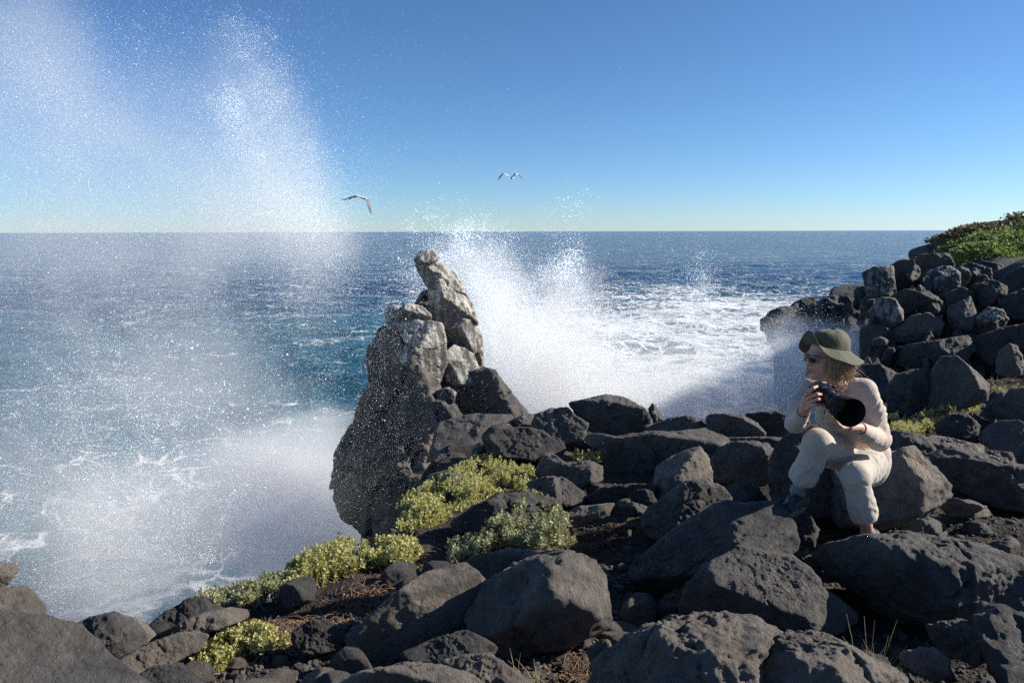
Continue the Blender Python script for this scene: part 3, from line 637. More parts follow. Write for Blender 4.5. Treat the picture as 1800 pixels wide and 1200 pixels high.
_TET = np.array([(1, 1, 1), (1, -1, -1), (-1, 1, -1), (-1, -1, 1)], float) / math.sqrt(3)
_TF = np.array([(0, 1, 2), (0, 3, 1), (0, 2, 3), (1, 3, 2)])
def drops(name, label, specs, seed=1, jets=()):
    """specs: (px, py, Y, rx, ry, rY, count, size_min_m, size_max_m, clump, noise_scale)"""
    rs = np.random.RandomState(seed); PT = []; SZ = []
    for (px, py, Y, rx, ry, rY, n, s0, s1, clump, ns) in specs:
        c = P(px, py, Y); R3 = np.array([rx * Y / FPX, rY, ry * Y / FPX])
        k = int(n * (1 + 3 * clump)); q = rs.normal(0, 0.5, size=(k, 3)); p = c + q * R3
        if clump > 0:
            nv = fbm(p * ns, 3, seed + 3, 0.6); order = np.argsort(-(nv + rs.normal(0, 0.22 * (1.3 - clump), k)))
            p = p[order[:n]]
        else: p = p[:n]
        z = s0 + (s1 - s0) * rs.rand(len(p)) ** 3 * (1 + 1.6 * (rs.rand(len(p)) < .025))
        PT.append(p); SZ.append(z)
    for (ox, oy, tx, ty, Y, wob, n, s0, s1, cnt) in jets:      # ropes of water thrown up from a foot, fraying towards the tip
        for j in range(cnt):
            a = P(ox + rs.normal(0, 40), oy, Y + rs.normal(0, .5)); b = P(tx + rs.normal(0, wob), ty + abs(rs.normal(0, wob)), Y + rs.normal(0, .5))
            t = rs.beta(2.2, 1.3, n); bend = rs.normal(0, .06) * np.linalg.norm(b - a)
            side = np.array([b[2] - a[2], 0, a[0] - b[0]]); side /= np.linalg.norm(side) + 1e-9
            q = a + (b - a) * t[:, None] + side * (bend * np.sin(t * 3.14))[:, None] + rs.normal(size=(n, 3)) * (.02 + .13 * t ** 2)[:, None] * (Y / 14)
            PT.append(q); SZ.append(s0 + (s1 - s0) * rs.rand(n) ** 3)
    p = np.concatenate(PT); z = np.concatenate(SZ)
    ok = (p[:, 2] > 0.3) & (p[:, 1] > 2.2)
    # drops that would be inside the shelf are dropped
    p, z = p[ok], z[ok]; tz = terrain_z(p[:, 0], p[:, 1]); ok = p[:, 2] > tz + 0.02; p, z = p[ok], z[ok]
    q = rs.normal(size=(len(p), 4)); q /= np.linalg.norm(q, axis=1)[:, None]
    w, x, y, zz = q.T
    M = np.stack([1 - 2 * (y * y + zz * zz), 2 * (x * y - zz * w), 2 * (x * zz + y * w), 2 * (x * y + zz * w), 1 - 2 * (x * x + zz * zz), 2 * (y * zz - x * w),
                  2 * (x * zz - y * w), 2 * (y * zz + x * w), 1 - 2 * (x * x + y * y)], 1).reshape(-1, 3, 3)
    V = p[:, None, :] + np.einsum('nij,kj->nki', M, _TET) * z[:, None, None]
    F = (np.arange(len(p))[:, None, None] * 4 + _TF[None]).reshape(-1, 3)
    me = mesh_np(name, V.reshape(-1, 3), F, smooth=False)
    o = link(name, me, DROP); tag(o, label, kind='stuff'); return o

LEFT = [  # px, py, Y, rx, ry, rY, weight
    (40, 90, 8.5, 120, 190, 1.6, 0.62), (140, 260, 8.5, 200, 170, 1.8, 0.38), (470, 190, 9.0, 70, 120, 0.9, 0.55), (490, 330, 9.0, 110, 110, 1.4, 1.0),
    (300, 400, 9.0, 320, 100, 1.6, 0.55), (320, 230, 9.0, 150, 200, 1.4, 0.30), (590, 420, 9.5, 70, 60, 1.0, 0.6), (540, 480, 9.0, 90, 200, 1.2, 0.30), (150, 540, 8.5, 340, 280, 1.5, 0.44), (120, 890, 7.5, 270, 240, 1.3, 1.05),
    (260, 1010, 8.5, 300, 150, 1.3, 0.45), (330, 680, 9.5, 190, 220, 1.2, 0.45), (480, 900, 10.5, 200, 170, 1.2, 0.8)]
spray_volume('sea_spray', 'tall white plume of sea spray thrown up on the left', LEFT, (-9.5, -0.9, 4.6, 12.6, 4.0, 18.2), 1.0, 0.50, 0.39, 1, 1.6)
LOW = [(500, 790, 30, 150, 50, 4, 0.8), (590, 740, 34, 70, 30, 3, 0.9), (430, 640, 30, 260, 120, 4, 0.2), (560, 930, 22, 190, 120, 4, 2.6), (480, 800, 27, 160, 90, 4, 1.3), (280, 960, 24, 280, 130, 4, 1.4), (430, 850, 28, 110, 60, 4, 0.8)]
spray_volume('sea_spray', 'low mist hanging over the breaking wave below the cliff', LOW, (-16, -1.2, 17, 40, -0.5, 8.0), 0.5, 0.22, 0.36, 2, 1.6)
MID = [(860, 560, 21, 75, 130, 3.0, 1.1), (800, 470, 20, 75, 60, 1.6, 0.55), (930, 650, 21, 150, 100, 3, 1.9), (980, 560, 24, 110, 80, 3, 0.7), (1090, 710, 21, 190, 75, 3, 1.8),
       (1300, 715, 22, 190, 85, 3, 1.4), (1400, 670, 24, 90, 80, 3, 0.7), (980, 490, 25, 100, 45, 2, 0.3), (1440, 610, 38, 110, 45, 4, 0.9), (1380, 610, 26, 60, 45, 2, 0.5), (1235, 520, 27, 25, 50, 1, 0.35), (1330, 460, 32, 110, 40, 3, 0.10), (1190, 620, 26, 110, 50, 3, 0.25)]
spray_volume('sea_spray', 'dense white burst of spray between the stack and the headland', MID, (-3.0, 21, 14.6, 45, 0.5, 15.2), 1.15, 0.42, 0.41, 3, 1.6)
D = [(80, 130, 8, 210, 300, 3.0, 30000, .0012, .0034, .6, .6), (440, 170, 8.5, 60, 120, 1.0, 20000, .0012, .0042, 1, 1.6), (520, 300, 8.5, 60, 130, 1.0, 14000, .0012, .0040, 1, 1.6), (480, 350, 8.5, 170, 140, 1.6, 30000, .0012, .0032, .3, .8),
     (280, 330, 8, 460, 330, 3, 70000, .0010, .0032, .3, .7), (590, 440, 9, 95, 130, 1.5, 22000, .0012, .0034, .3, 1.0), (350, 640, 8, 420, 330, 3, 70000, .0010, .0030, .2, .5),
     (110, 900, 7.5, 300, 300, 2.5, 70000, .0014, .0042, .5, .7), (330, 680, 9, 260, 170, 1.5, 1100, .004, .014, .8, .9), (690, 820, 7.6, 90, 240, 1.4, 12000, .0007, .0014, .2, .8),
     (250, 300, 4.5, 600, 500, .9, 12000, .0006, .0018, 0, 1), (200, 850, 4.3, 450, 420, .6, 14000, .0007, .0020, 0, 1)]
JL = [(560, 900, 430, 80, 8.6, 40, 350, .0012, .0045, 14), (560, 900, 490, 130, 8.6, 40, 350, .0012, .0045, 14), (580, 900, 560, 230, 8.8, 40, 350, .0012, .0045, 12), (600, 880, 640, 400, 9.2, 35, 350, .0012, .0045, 10),
      (250, 1000, 30, -20, 7.8, 90, 350, .0012, .005, 18), (300, 1000, 60, 560, 7, 150, 260, .0012, .006, 26), (350, 1000, 300, 640, 8, 150, 260, .0014, .006, 22)]
drops('spray_drops', 'fine drops of sea water flying over the left side', D, 4, JL)
D = [(785, 430, 19, 70, 55, 1.2, 6000, .004, .018, 1, .9), (740, 480, 19, 45, 70, 1.2, 3500, .004, .014, 1, .9), (1000, 440, 22, 40, 80, 1.2, 3000, .005, .022, 1, .9), (900, 480, 22, 130, 70, 2, 14000, .004, .012, .8, .8),
     (860, 520, 19, 90, 120, 1.5, 28000, .003, .010, .6, .9), (950, 580, 19, 190, 120, 2.0, 50000, .003, .009, .5, .7), (1080, 690, 18, 230, 70, 1.5, 40000, .003, .008, .5, .7), (1235, 480, 24, 28, 50, 1.0, 900, .007, .020, 1, .9), (1200, 520, 24, 130, 50, 2, 2000, .006, .014, .9, .8),
     (1150, 620, 21, 260, 130, 2, 16000, .003, .010, .8, .7), (1340, 640, 20, 150, 110, 2, 12000, .004, .011, 1, .8), (1420, 590, 21, 60, 60, 1.2, 1500, .005, .014, 1, .8), (1000, 660, 18, 260, 80, 1, 5000, .003, .008, .3, .8)]
JM = [(860, 720, x, y, 20.5, w, n, .004, .016, c) for (x, y, w, n, c) in [(715, 470, 10, 500, 6), (745, 405, 10, 700, 8), (775, 395, 8, 700, 7), (805, 400, 8, 700, 7), (850, 440, 14, 600, 8), (900, 465, 14, 500, 8), (950, 480, 16, 500, 7)]]
JM += [(990, 720, x, y, 22, w, n, .005, .018, c) for (x, y, w, n, c) in [(975, 440, 14, 300, 4), (1003, 390, 9, 420, 4), (1025, 440, 14, 300, 4), (1080, 500, 25, 400, 7), (1140, 520, 20, 400, 7)]]
JM += [(1230, 700, x, y, 23, w, n, .005, .014, c) for (x, y, w, n, c) in [(1237, 452, 6, 500, 4), (1215, 490, 10, 400, 4), (1290, 570, 20, 400, 7), (1360, 590, 20, 400, 7), (1420, 580, 15, 400, 5)]]
drops('spray_drops', 'larger drops and shreds of foam tossed above the surf', D, 5, JM)
# ------------------------------------------------------------------ loose stones
def stone_cloud():
    rs = np.random.RandomState(12); n, F = _ico(2)
    protos = []
    for k in range(10):
        r = rs.uniform(0.6, 1.1, 3) * np.array([1, .85, .6]); acc = np.zeros(len(n)) + (np.linalg.norm(n / r, axis=1)) ** 14
        for _ in range(9):
            m = rs.normal(size=3); m /= np.linalg.norm(m); acc += (np.clip(n @ m, 0, None) / (rs.uniform(.55, .8) * np.linalg.norm(m * r) )) ** 14
        protos.append(n * (acc ** (-1 / 14.))[:, None])
    return protos, F
PROTO, PF = stone_cloud()
def scatter(name, label, n, s0, s1, seed, region, mat, pw=3.0):
    """region: list of pixel polygons to sample"""
    rs = np.random.RandomState(seed); V = []; FF = []; o = 0
    polys = [np.array(r, float) for r in region]; area = np.array([np.ptp(p[:, 0]) * np.ptp(p[:, 1]) for p in polys])
    for k in range(n):
        p = polys[rs.choice(len(polys), p=area / area.sum())]
        for _ in range(30):
            x = rs.uniform(p[:, 0].min(), p[:, 0].max()); y = rs.uniform(p[:, 1].min(), p[:, 1].max())
            if sdist(np.array([x]), np.array([y]), p)[0] > 0: break
        q = hit(x, y); s = s0 + (s1 - s0) * rs.rand() ** pw
        V.append((q[0], q[1], s)); 
    V = np.array(V); z = terrain_z(V[:, 0], V[:, 1]); out = []
    nv = len(PROTO[0])
    for k in range(n):
        a = rs.uniform(0, 6.28); c, s = math.cos(a), math.sin(a); pr = PROTO[rs.randint(10)]
        Rm = np.array([[c, -s, 0], [s, c, 0], [0, 0, 1]])
        out.append((pr @ Rm.T) * V[k, 2] + np.array([V[k, 0], V[k, 1], z[k] + V[k, 2] * 0.25])); FF.append(PF + nv * k)
    me = mesh_np(name, np.concatenate(out), np.concatenate(FF), smooth=False)
    o = link(name, me, mat); tag(o, label, kind='stuff'); return o
PATH = [[(480, 1075), (640, 1020), (760, 985), (1000, 960), (1130, 930), (1110, 1000), (1100, 1120), (1040, 1200), (250, 1200)], [(1000, 880), (1130, 870), (1140, 1000), (1190, 1040), (1180, 1100), (1060, 1110), (1000, 980)],
        [(1400, 900), (1800, 870), (1800, 990), (1640, 950), (1440, 980)], [(1480, 1060), (1800, 1080), (1800, 1200), (1450, 1200)], [(560, 1050), (1200, 1050), (1200, 1200), (300, 1200)]]
scatter('gravel', 'fine gravel of dark volcanic chips covering the soil', 7000, .006, .022, 1, PATH, ROCKB)
scatter('rubble', 'loose fist-sized volcanic rubble lying on the soil', 1100, .02, .06, 2, PATH + [[(640, 960), (1240, 760), (1800, 700), (1800, 900), (1300, 960), (900, 1000)]], ROCK, 2.0)

_t = NT('dry_litter'); _tc = _t.n('ShaderNodeTexCoord')
DIRT = _t.bsdf(_t.mix(_t.noise(_tc.outputs['Object'], 25, 4), (0.13, 0.075, 0.045), (0.32, 0.21, 0.13)), 0.95, 0.2)
def filler_boulders():
    """medium stones in the gaps between the large ones"""
    rs = np.random.RandomState(8)
    zones = [((850, 740), (1000, 800), 6, 'among the craggy slabs at the foot of the rock stack'), ((1000, 850), (1140, 880), 5, 'at the upper end of the stony path'), ((1240, 790), (1400, 900), 6, 'between the round boulders left of the woman'), ((1400, 700), (1780, 780), 12, 'by the long low yellow shrub behind the woman'), ((1560, 850), (1790, 960), 8, 'on the shaded soil right of the seat boulder'), ((620, 955), (800, 1010), 5, 'among twigs under the cliff edge shrubs'),
             ((1180, 1040), (1260, 1120), 3, 'left of the light flat-topped wedge boulder'), ((1480, 1080), (1640, 1190), 7, 'around the spiky dry grass tuft'), ((560, 1080), (720, 1190), 5, 'at the foot of the triangular boulder'), ((1060, 1000), (1130, 1100), 4, 'on the path right of the big round boulder'), ((300, 1120), (560, 1195), 7, 'around the isolated yellow shrub'), ((1640, 640), (1790, 700), 6, 'beside the pyramid shaped boulder'), ((1000, 770), (1080, 850), 3, 'left of the black-fronted slab'), ((760, 800), (840, 850), 3, 'behind the yellow-green shrub carpet')]
    first = None
    for (a, b, n, where) in zones:
        for k in range(n):
            x = rs.uniform(a[0], b[0]); y = rs.uniform(a[1], b[1]); q = hit(x, y); s = rs.uniform(.05, .12) * (0.6 + q[1] * 0.14)
            m = max(range(10), key=lambda i: rs.rand())
            pr = PROTOF[rs.randint(6)]
            me = bpy.data.meshes.new('stone') if False else pr.copy()
            z = float(terrain_z(np.array([q[0]]), np.array([q[1]]))[0])
            o = bpy.data.objects.new('stone', pr); COL.objects.link(o); o.location = (q[0], q[1], z + s * .25); o.scale = (s * rs.uniform(.9, 1.5), s * rs.uniform(.8, 1.2), s * rs.uniform(.6, 1)); o.rotation_euler = (rs.uniform(-.3, .3), rs.uniform(-.3, .3), rs.uniform(0, 6.28))
            bpy.data.meshes.remove(me)
            tag(o, 'small dark stone lying loose ' + where, 'stone', 'small dark stones ' + where)
PROTOF = []
def _pf():
    rs = np.random.RandomState(77); n, F = _ico(5)
    for k in range(6):
        r = rs.uniform(0.85, 1.1, 3); acc = (np.linalg.norm(n / r, axis=1)) ** 20
        for _ in range(11):
            m = rs.normal(size=3); m /= np.linalg.norm(m); acc = acc + (np.clip(n @ m, 0, None) / rs.uniform(.6, .85)) ** 20
        v = n * (acc ** (-1 / 20.))[:, None]; v = v * (1 + .06 * fbm(v * 2.5, 4, k))[:, None]
        me = mesh_np('stone', v, F); me.materials.append([ROCK, ROCKD, ROCKB][k % 3]); PROTOF.append(me)
_pf(); filler_boulders()

scatter('dry_litter', 'brown flakes of dry leaf litter and soil under the shrub mats', 3500, .006, .018, 9, [[(540, 1050), (600, 1010), (700, 985), (790, 985), (1010, 965), (1010, 985), (800, 1010), (640, 1040)], [(400, 1090), (560, 1030), (640, 1040), (560, 1080)]], DIRT)
# ------------------------------------------------------------------ plants
def leaf_material(name, c1, c2, c3, rough=0.55, trans=0.35):
    t = NT(name); g = t.n('ShaderNodeNewGeometry'); r = g.outputs['Random Per Island']
    c = t.ramp(r, [(0.0, c1), (0.55, c2), (1.0, c3)])
    tc = t.n('ShaderNodeTexCoord'); nz = t.noise(tc.outputs['Object'], 5, 3); c = t.mix(t.ramp(nz, [(0.4, 0), (0.7, 0.6)]), c, c3)
    b = t.n('ShaderNodeBsdfPrincipled'); t.l(c, b.inputs['Base Color']); b.inputs['Roughness'].default_value = rough; b.inputs['Specular IOR Level'].default_value = .35
    tr = t.n('ShaderNodeBsdfTranslucent'); t.l(c, tr.inputs[0]); m = t.n('ShaderNodeMixShader'); m.inputs[0].default_value = trans
    t.l(b.outputs[0], m.inputs[1]); t.l(tr.outputs[0], m.inputs[2]); t.l(m.outputs[0], t.out.inputs[0]); return t.m
LEAFY = leaf_material('yellow_leaf', (0.24, 0.26, 0.075), (0.44, 0.44, 0.15), (0.64, 0.59, 0.28))
LEAFG = leaf_material('grey_green_leaf', (0.18, 0.21, 0.10), (0.33, 0.35, 0.18), (0.50, 0.48, 0.28))
LEAFH = leaf_material('hill_leaf', (0.09, 0.14, 0.03), (0.17, 0.24, 0.06), (0.28, 0.34, 0.11))
LEAFD = leaf_material('dry_hill_leaf', (0.07, 0.075, 0.035), (0.12, 0.11, 0.06), (0.17, 0.15, 0.09))
_t = NT('twig'); _tc = _t.n('ShaderNodeTexCoord')
TWIG = _t.bsdf(_t.mix(_t.noise(_tc.outputs['Object'], 30, 3), (0.10, 0.065, 0.045), (0.26, 0.19, 0.135)), 0.85, 0.2)
_t = NT('dry_grass'); _tc = _t.n('ShaderNodeTexCoord')
STRAW = _t.bsdf(_t.mix(_t.noise(_tc.outputs['Object'], 20, 3), (0.16, 0.17, 0.06), (0.42, 0.36, 0.20)), 0.7, 0.3)

_LF = np.array([(0, 0, 0), (.32, .42, .06), (.36, .72, .02), (0, 1, -.10), (-.36, .72, .02), (-.32, .42, .06), (0, .5, -.07)], float)   # x across, y along, z up
_LQ = np.array([(0, 1, 6), (1, 2, 6), (2, 3, 6), (3, 4, 6), (4, 5, 6), (5, 0, 6)])
def leaves_mesh(name, base, direc, size, rs, wid=1.0):
    n = len(base); d = direc / np.linalg.norm(direc, axis=1)[:, None]
    a = np.cross(d, rs.normal(size=(n, 3)) * .5 + np.array([0, 0, 1.0])); a /= np.linalg.norm(a, axis=1)[:, None] + 1e-9; c = np.cross(a, d)
    L = _LF[None] * np.array([wid, 1, 1])
    V = base[:, None] + size[:, None, None] * (L[:, :, :1] * a[:, None] + L[:, :, 1:2] * d[:, None] + L[:, :, 2:] * c[:, None])
    F = (np.arange(n)[:, None, None] * 7 + _LQ[None]).reshape(-1, 3)
    return mesh_np(name, V.reshape(-1, 3), F, smooth=False)

def tubes_mesh(name, lines, radii, sides=4):
    V = []; F = []; o = 0
    for pts, rr in zip(lines, radii):
        pts = np.asarray(pts, float); m = len(pts); d = np.gradient(pts, axis=0); d /= np.linalg.norm(d, axis=1)[:, None] + 1e-9
        ref = np.array([0.31, 0.77, 0.55]); a = np.cross(d, ref); a /= np.linalg.norm(a, axis=1)[:, None] + 1e-9; b = np.cross(d, a)
        r = np.broadcast_to(np.asarray(rr, float), (m,))
        for k in range(m):
            for s in range(sides):
                an = 2 * math.pi * s / sides; V.append(pts[k] + r[k] * (math.cos(an) * a[k] + math.sin(an) * b[k]))
        for k in range(m - 1):
            for s in range(sides):
                s2 = (s + 1) % sides; F.append((o + k * sides + s, o + k * sides + s2, o + (k + 1) * sides + s2, o + (k + 1) * sides + s))
        o += m * sides
    return mesh_np(name, np.array(V), np.array(F))

def in_poly(poly, rs):
    p = np.array(poly, float)
    while True:
        x = rs.uniform(p[:, 0].min(), p[:, 0].max()); y = rs.uniform(p[:, 1].min(), p[:, 1].max())
        if sdist(np.array([x]), np.array([y]), p)[0] > 0: return x, y

def shrub(label, poly, h, ntips, leaf, mat, seed, per=9, name='shrub', lift=0.0, Y=None):
    rs = np.random.RandomState(seed); tips = []; stems = []
    P2 = np.array(poly, float); yb = P2[:, 1].max(); span = np.ptp(P2[:, 1]); k = 0
    while len(tips) < ntips and k < ntips * 4:
        k += 1; x, y = in_poly(poly, rs); x += rs.normal(0, 3); y += rs.normal(0, 2.5)
        nz = noise(np.array([[x * .022, y * .035, seed * 1.7]]), 5)[0]; nf = noise(np.array([[x * .07, y * .1, seed * 1.7]]), 6)[0]
        if nz + .8 * nf < -.20 + rs.normal(0, .08): continue
        de = min(1.0, max(0.0, (sdist(np.array([x]), np.array([y]), P2)[0] + 2) / (0.28 * span)))
        edge = 1.0 if y < P2[:, 1].min() + span * .45 else de
        hh = h * (0.12 + 0.88 * edge) * rs.uniform(.45, 1.0) * (1 + 1.1 * nz + .5 * nf)
        if Y is None: q = hit(x, y, hh - 0.14 + lift * edge)
        else: q = P(x, y, Y)
        tips.append(q)
    tips = np.array(tips); tz = terrain_z(tips[:, 0], tips[:, 1])
    tips[:, 2] = np.maximum(tips[:, 2], tz + .015)
    cen = np.array([tips[:, 0].mean(), tips[:, 1].mean(), (tz.mean() if Y is None else tips[:, 2].min())])
    root = empty(name, tuple(cen)); tag(root, label, 'shrub', 'low succulent shrubs on the cliff top')
    B = []; Dd = []; Sz = []
    for k, q in enumerate(tips):
        n = per + rs.randint(-2, 3); lean = rs.normal(0, .25, 3); lean[2] = 1
        ph = rs.uniform(0, 6.28)
        for j in range(n):
            f = j / n; an = ph + 2.4 * j; el = 0.25 + 1.1 * f
            d = np.array([math.cos(an) * math.cos(el), math.sin(an) * math.cos(el), math.sin(el)]) + 0.2 * rs.normal(size=3)
            B.append(q + lean * (f - .6) * leaf * 1.6); Dd.append(d); Sz.append(leaf * rs.uniform(.6, 1.15) * (1.05 - .35 * f))
        if k % 4 == 0:
            g = np.array([q[0] + rs.normal(0, .05) , q[1] + rs.normal(0, .05), min(tz[k], q[2]) - .02 if Y is None else q[2] - h])
            mid = (g + q) / 2 + rs.normal(0, .02, 3); stems.append([g, mid, q - np.array([0, 0, leaf * .5])])
    me = leaves_mesh('foliage', np.array(B), np.array(Dd), np.array(Sz), rs); link('foliage', me, mat, parent=root)
    tag(link('twigs', tubes_mesh('twigs', stems, [(.006, .004, .002)] * len(stems), 3), TWIG, parent=root), kind='stuff')
    return root

shrub('spreading yellow-green shrub carpet at the foot of the rock stack', [(700, 932), (694, 905), (712, 872), (760, 845), (795, 822), (830, 802), (885, 795), (942, 800), (945, 838), (905, 868), (850, 884), (800, 900), (755, 925)], .11, 1700, .030, LEAFY, 1)
shrub('rounded grey-green bush with bare twigs in front of the dark rock', [(785, 985), (788, 955), (830, 935), (880, 905), (905, 872), (935, 862), (975, 880), (1006, 925), (1008, 955), (960, 972), (880, 968), (830, 980)], .19, 800, .034, LEAFG, 2, lift=.05)
shrub('tiny yellow shrub tucked beside the black-fronted slab', [(995, 806), (1008, 793), (1030, 787), (1051, 797), (1050, 812), (1015, 815)], .16, 90, .032, LEAFY, 3)
shrub('leafy shrub on the cliff edge nearest the dark foot of the stack', [(625, 985), (640, 952), (690, 942), (720, 945), (738, 960), (730, 980), (690, 990), (655, 992)], .09, 420, .028, LEAFY, 4)
shrub('dense pale shrub on the cliff edge in the middle of the left strip', [(478, 1035), (500, 1000), (520, 982), (560, 962), (600, 945), (640, 952), (655, 985), (610, 1010), (550, 1025), (505, 1045)], .10, 700, .028, LEAFY, 5)
shrub('low straggling shrub on the cliff edge above the black wedge of rock', [(330, 1065), (350, 1043), (405, 1027), (440, 1025), (470, 1010), (500, 1005), (498, 1032), (470, 1045), (450, 1062), (380, 1072)], .08, 520, .024, LEAFG, 6)
shrub('isolated yellow shrub in the dark rubble at the lower left', [(342, 1192), (345, 1158), (362, 1135), (400, 1112), (440, 1095), (470, 1098), (508, 1120), (480, 1140), (440, 1150), (400, 1170), (365, 1188)], .09, 420, .026, LEAFY, 7)
shrub('long low yellow shrub behind the shoulder of the woman', [(1556, 748), (1560, 726), (1600, 732), (1650, 714), (1690, 708), (1725, 712), (1738, 730), (1690, 738), (1650, 748), (1620, 762), (1570, 762)], .25, 480, .035, LEAFY, 8)
shrub('pale shrub against the right edge above the sloping rock', [(1736, 690), (1745, 665), (1775, 650), (1840, 640), (1840, 680), (1770, 700)], .25, 260, .035, LEAFG, 9)
shrub('small scrap of shrub below the leafy bush beside the triangular boulder', [(690, 1000), (700, 985), (725, 985), (745, 998), (720, 1008)], .06, 40, .022, LEAFY, 10, per=7)

def hill_bush(label, c, R3, n, leaf, mat, seed):
    rs = np.random.RandomState(seed); root = empty('bush', (c[0], c[1], c[2] - R3[2])); tag(root, label, 'bush', 'bushes on the headland')
    q = rs.normal(size=(n, 3)); q /= np.linalg.norm(q, axis=1)[:, None]; q[:, 2] = np.abs(q[:, 2]) * 1.1 - .15
    rr = 1 + .35 * fbm(q * 2.2 + seed, 3, seed)
    q = q * (rr * rs.uniform(.72, 1.05, n))[:, None]
    b = np.array(c) + q * np.array(R3); d = q + .7 * rs.normal(size=(n, 3)); d[:, 2] += .4
    link('foliage', leaves_mesh('foliage', b, d, leaf * rs.uniform(.6, 1.3, n), rs, 1.2), mat, parent=root)
    st = []
    for k in range(14):
        e = b[rs.randint(n)]; s = np.array([c[0] + rs.normal(0, .1) * R3[0], c[1], c[2] - R3[2]]); st.append([s, (s + e) / 2 + rs.normal(0, .1, 3), e])
    link('twigs', tubes_mesh('twigs', st, [(.03, .02, .01)] * len(st), 4), TWIG, parent=root)
def zt(x, y): return float(terrain_z(np.array([x]), np.array([y]))[0])
hill_bush('bright green bush at the outer end of the headland top', P(1700, 455, 21), (.85, .8, .55), 2600, .085, LEAFH, 1)
hill_bush('broad dark green bush behind the top blocks of the headland', P(1755, 452, 20), (.95, 1.0, .75), 3200, .085, LEAFH, 2)
hill_bush('tall green bush cut by the right edge on the headland', P(1830, 440, 20), (1.0, 1.0, .85), 3200, .085, LEAFH, 3)
hill_bush('low green bush spilling over the blocks near the right edge', P(1800, 475, 18), (.9, .8, .45), 2200, .08, LEAFH, 4)
hill_bush('bright green bush on the landward slope above the headland blocks', P(1730, 458, 17.5), (.8, .8, .42), 2400, .07, LEAFH, 8)
hill_bush('sprawling green bush on the slope just inside the right edge', P(1785, 445, 18.5), (.9, .8, .5), 2600, .07, LEAFH, 9)
hill_bush('dry brownish bush on the crest of the far point', P(1755, 412, 38), (2.2, 2, .55), 2600, .15, LEAFD, 5)
hill_bush('dry bush on the far point at the right edge', P(1840, 402, 38), (2.2, 2, .9), 2600, .15, LEAFD, 6)
hill_bush('small dry bush low on the seaward slope of the far point', P(1690, 425, 38), (1.3, 2, .45), 1600, .14, LEAFD, 7)

def twigs(label, polys, n, seed, rad=.0025, L=.16):
    rs = np.random.RandomState(seed); ls = []
    for k in range(n):
        x, y = in_poly(polys[k % len(polys)], rs); q = hit(x, y); a = rs.uniform(0, 6.28); l = L * rs.uniform(.35, 1.2); p = []
        x0, y0 = q[0], q[1]
        for j in range(5):
            z = zt(x0, y0) + .012 + .035 * rs.rand() * (1 if j in (1, 2, 3) else .2); p.append((x0, y0, z)); a += rs.normal(0, .5); x0 += math.cos(a) * l / 4; y0 += math.sin(a) * l / 4
        ls.append(p)
    o = link('dry_twigs', tubes_mesh('dry_twigs', ls, [(rad, rad, rad, rad * .8, rad * .4)] * len(ls), 3), TWIG); tag(o, label, kind='stuff')
twigs('tangle of dry brown twigs and roots under the shrubs', [[(540, 1050), (580, 1015), (680, 985), (760, 975), (790, 985), (700, 1020), (600, 1055)], [(790, 1000), (830, 970), (1000, 955), (1010, 985), (900, 985)], [(395, 1100), (440, 1065), (520, 1060), (480, 1095)],
      [(1000, 950), (1040, 905), (1090, 895), (1060, 930)], [(980, 1140), (1040, 1120), (1060, 1160)], [(1380, 880), (1400, 960), (1500, 960), (1480, 910)]], 1100, 3)

def tuft(label, px, py, n, h, seed, spread=.05, droop=.35, rad=.0022):
    rs = np.random.RandomState(seed); q = hit(px, py); z = zt(q[0], q[1]); ls = []
    for k in range(n):
        b = np.array([q[0] + rs.normal(0, spread * .4), q[1] + rs.normal(0, spread * .4), z - .01]); a = rs.uniform(0, 6.28); hh = h * rs.uniform(.5, 1.1); dd = droop * rs.uniform(.3, 1.3) * hh
        ls.append([b + np.array([math.cos(a) * dd * f * f, math.sin(a) * dd * f * f, hh * f]) for f in (0, .35, .7, 1)])
    o = link('grass_tuft', tubes_mesh('grass_tuft', ls, [(rad, rad * .8, rad * .6, rad * .2)] * n, 3), STRAW, loc=(q[0], q[1], z)); tag(o, label, 'grass', 'dry grass tufts')
tuft('spiky dry grass tuft between the boulders at the bottom right', 1545, 1160, 46, .26, 1, .09, .7)
tuft('thin blades of dry grass leaning beside the big round boulder', 905, 1172, 5, .24, 2, .03, .3, .003)
tuft('pair of green stalks with yellow flowers at the right edge', 1765, 1072, 7, .28, 3, .05, .4, .004)
tuft('few dry stalks standing by the black wedge of rock', 287, 1118, 4, .17, 4, .02, .2)
tuft('single dry stalk on the cliff edge right of the dark rounded boulder', 240, 1105, 2, .16, 5, .01, .1)
tuft('dry stalks rising above the low straggling shrub', 393, 1040, 5, .20, 6, .02, .3)
tuft('sparse dry grass in the shade near the bottom edge', 960, 1190, 22, .18, 7, .12, .9)
tuft('dry grass blades behind the large pitted boulder', 1660, 930, 6, .14, 8, .08, .5)
# ------------------------------------------------------------------ smooth bodies from distance fields
def unit(a): a = np.asarray(a, float); return a / np.linalg.norm(a)
def cone(a, b, r0, r1):
    a, b = np.asarray(a, float), np.asarray(b, float); ab = b - a; L = ab @ ab + 1e-12
    def f(p):
        t = np.clip((p - a) @ ab / L, 0, 1); return np.linalg.norm(p - a - t[:, None] * ab, axis=1) - (r0 + (r1 - r0) * t)
    f.box = (np.minimum(a - r0, b - r1), np.maximum(a + r0, b + r1)); return f
def ell(c, r, M=None):
    """ellipsoid; rows of M are its axes"""
    c = np.asarray(c, float); r = np.asarray(r, float); M = np.eye(3) if M is None else np.asarray(M, float)
    def f(p):
        q = (p - c) @ M.T; k0 = np.linalg.norm(q / r, axis=1); k1 = np.linalg.norm(q / r ** 2, axis=1) + 1e-9; return k0 * (k0 - 1) / k1
    f.box = (c - r.max(), c + r.max()); return f
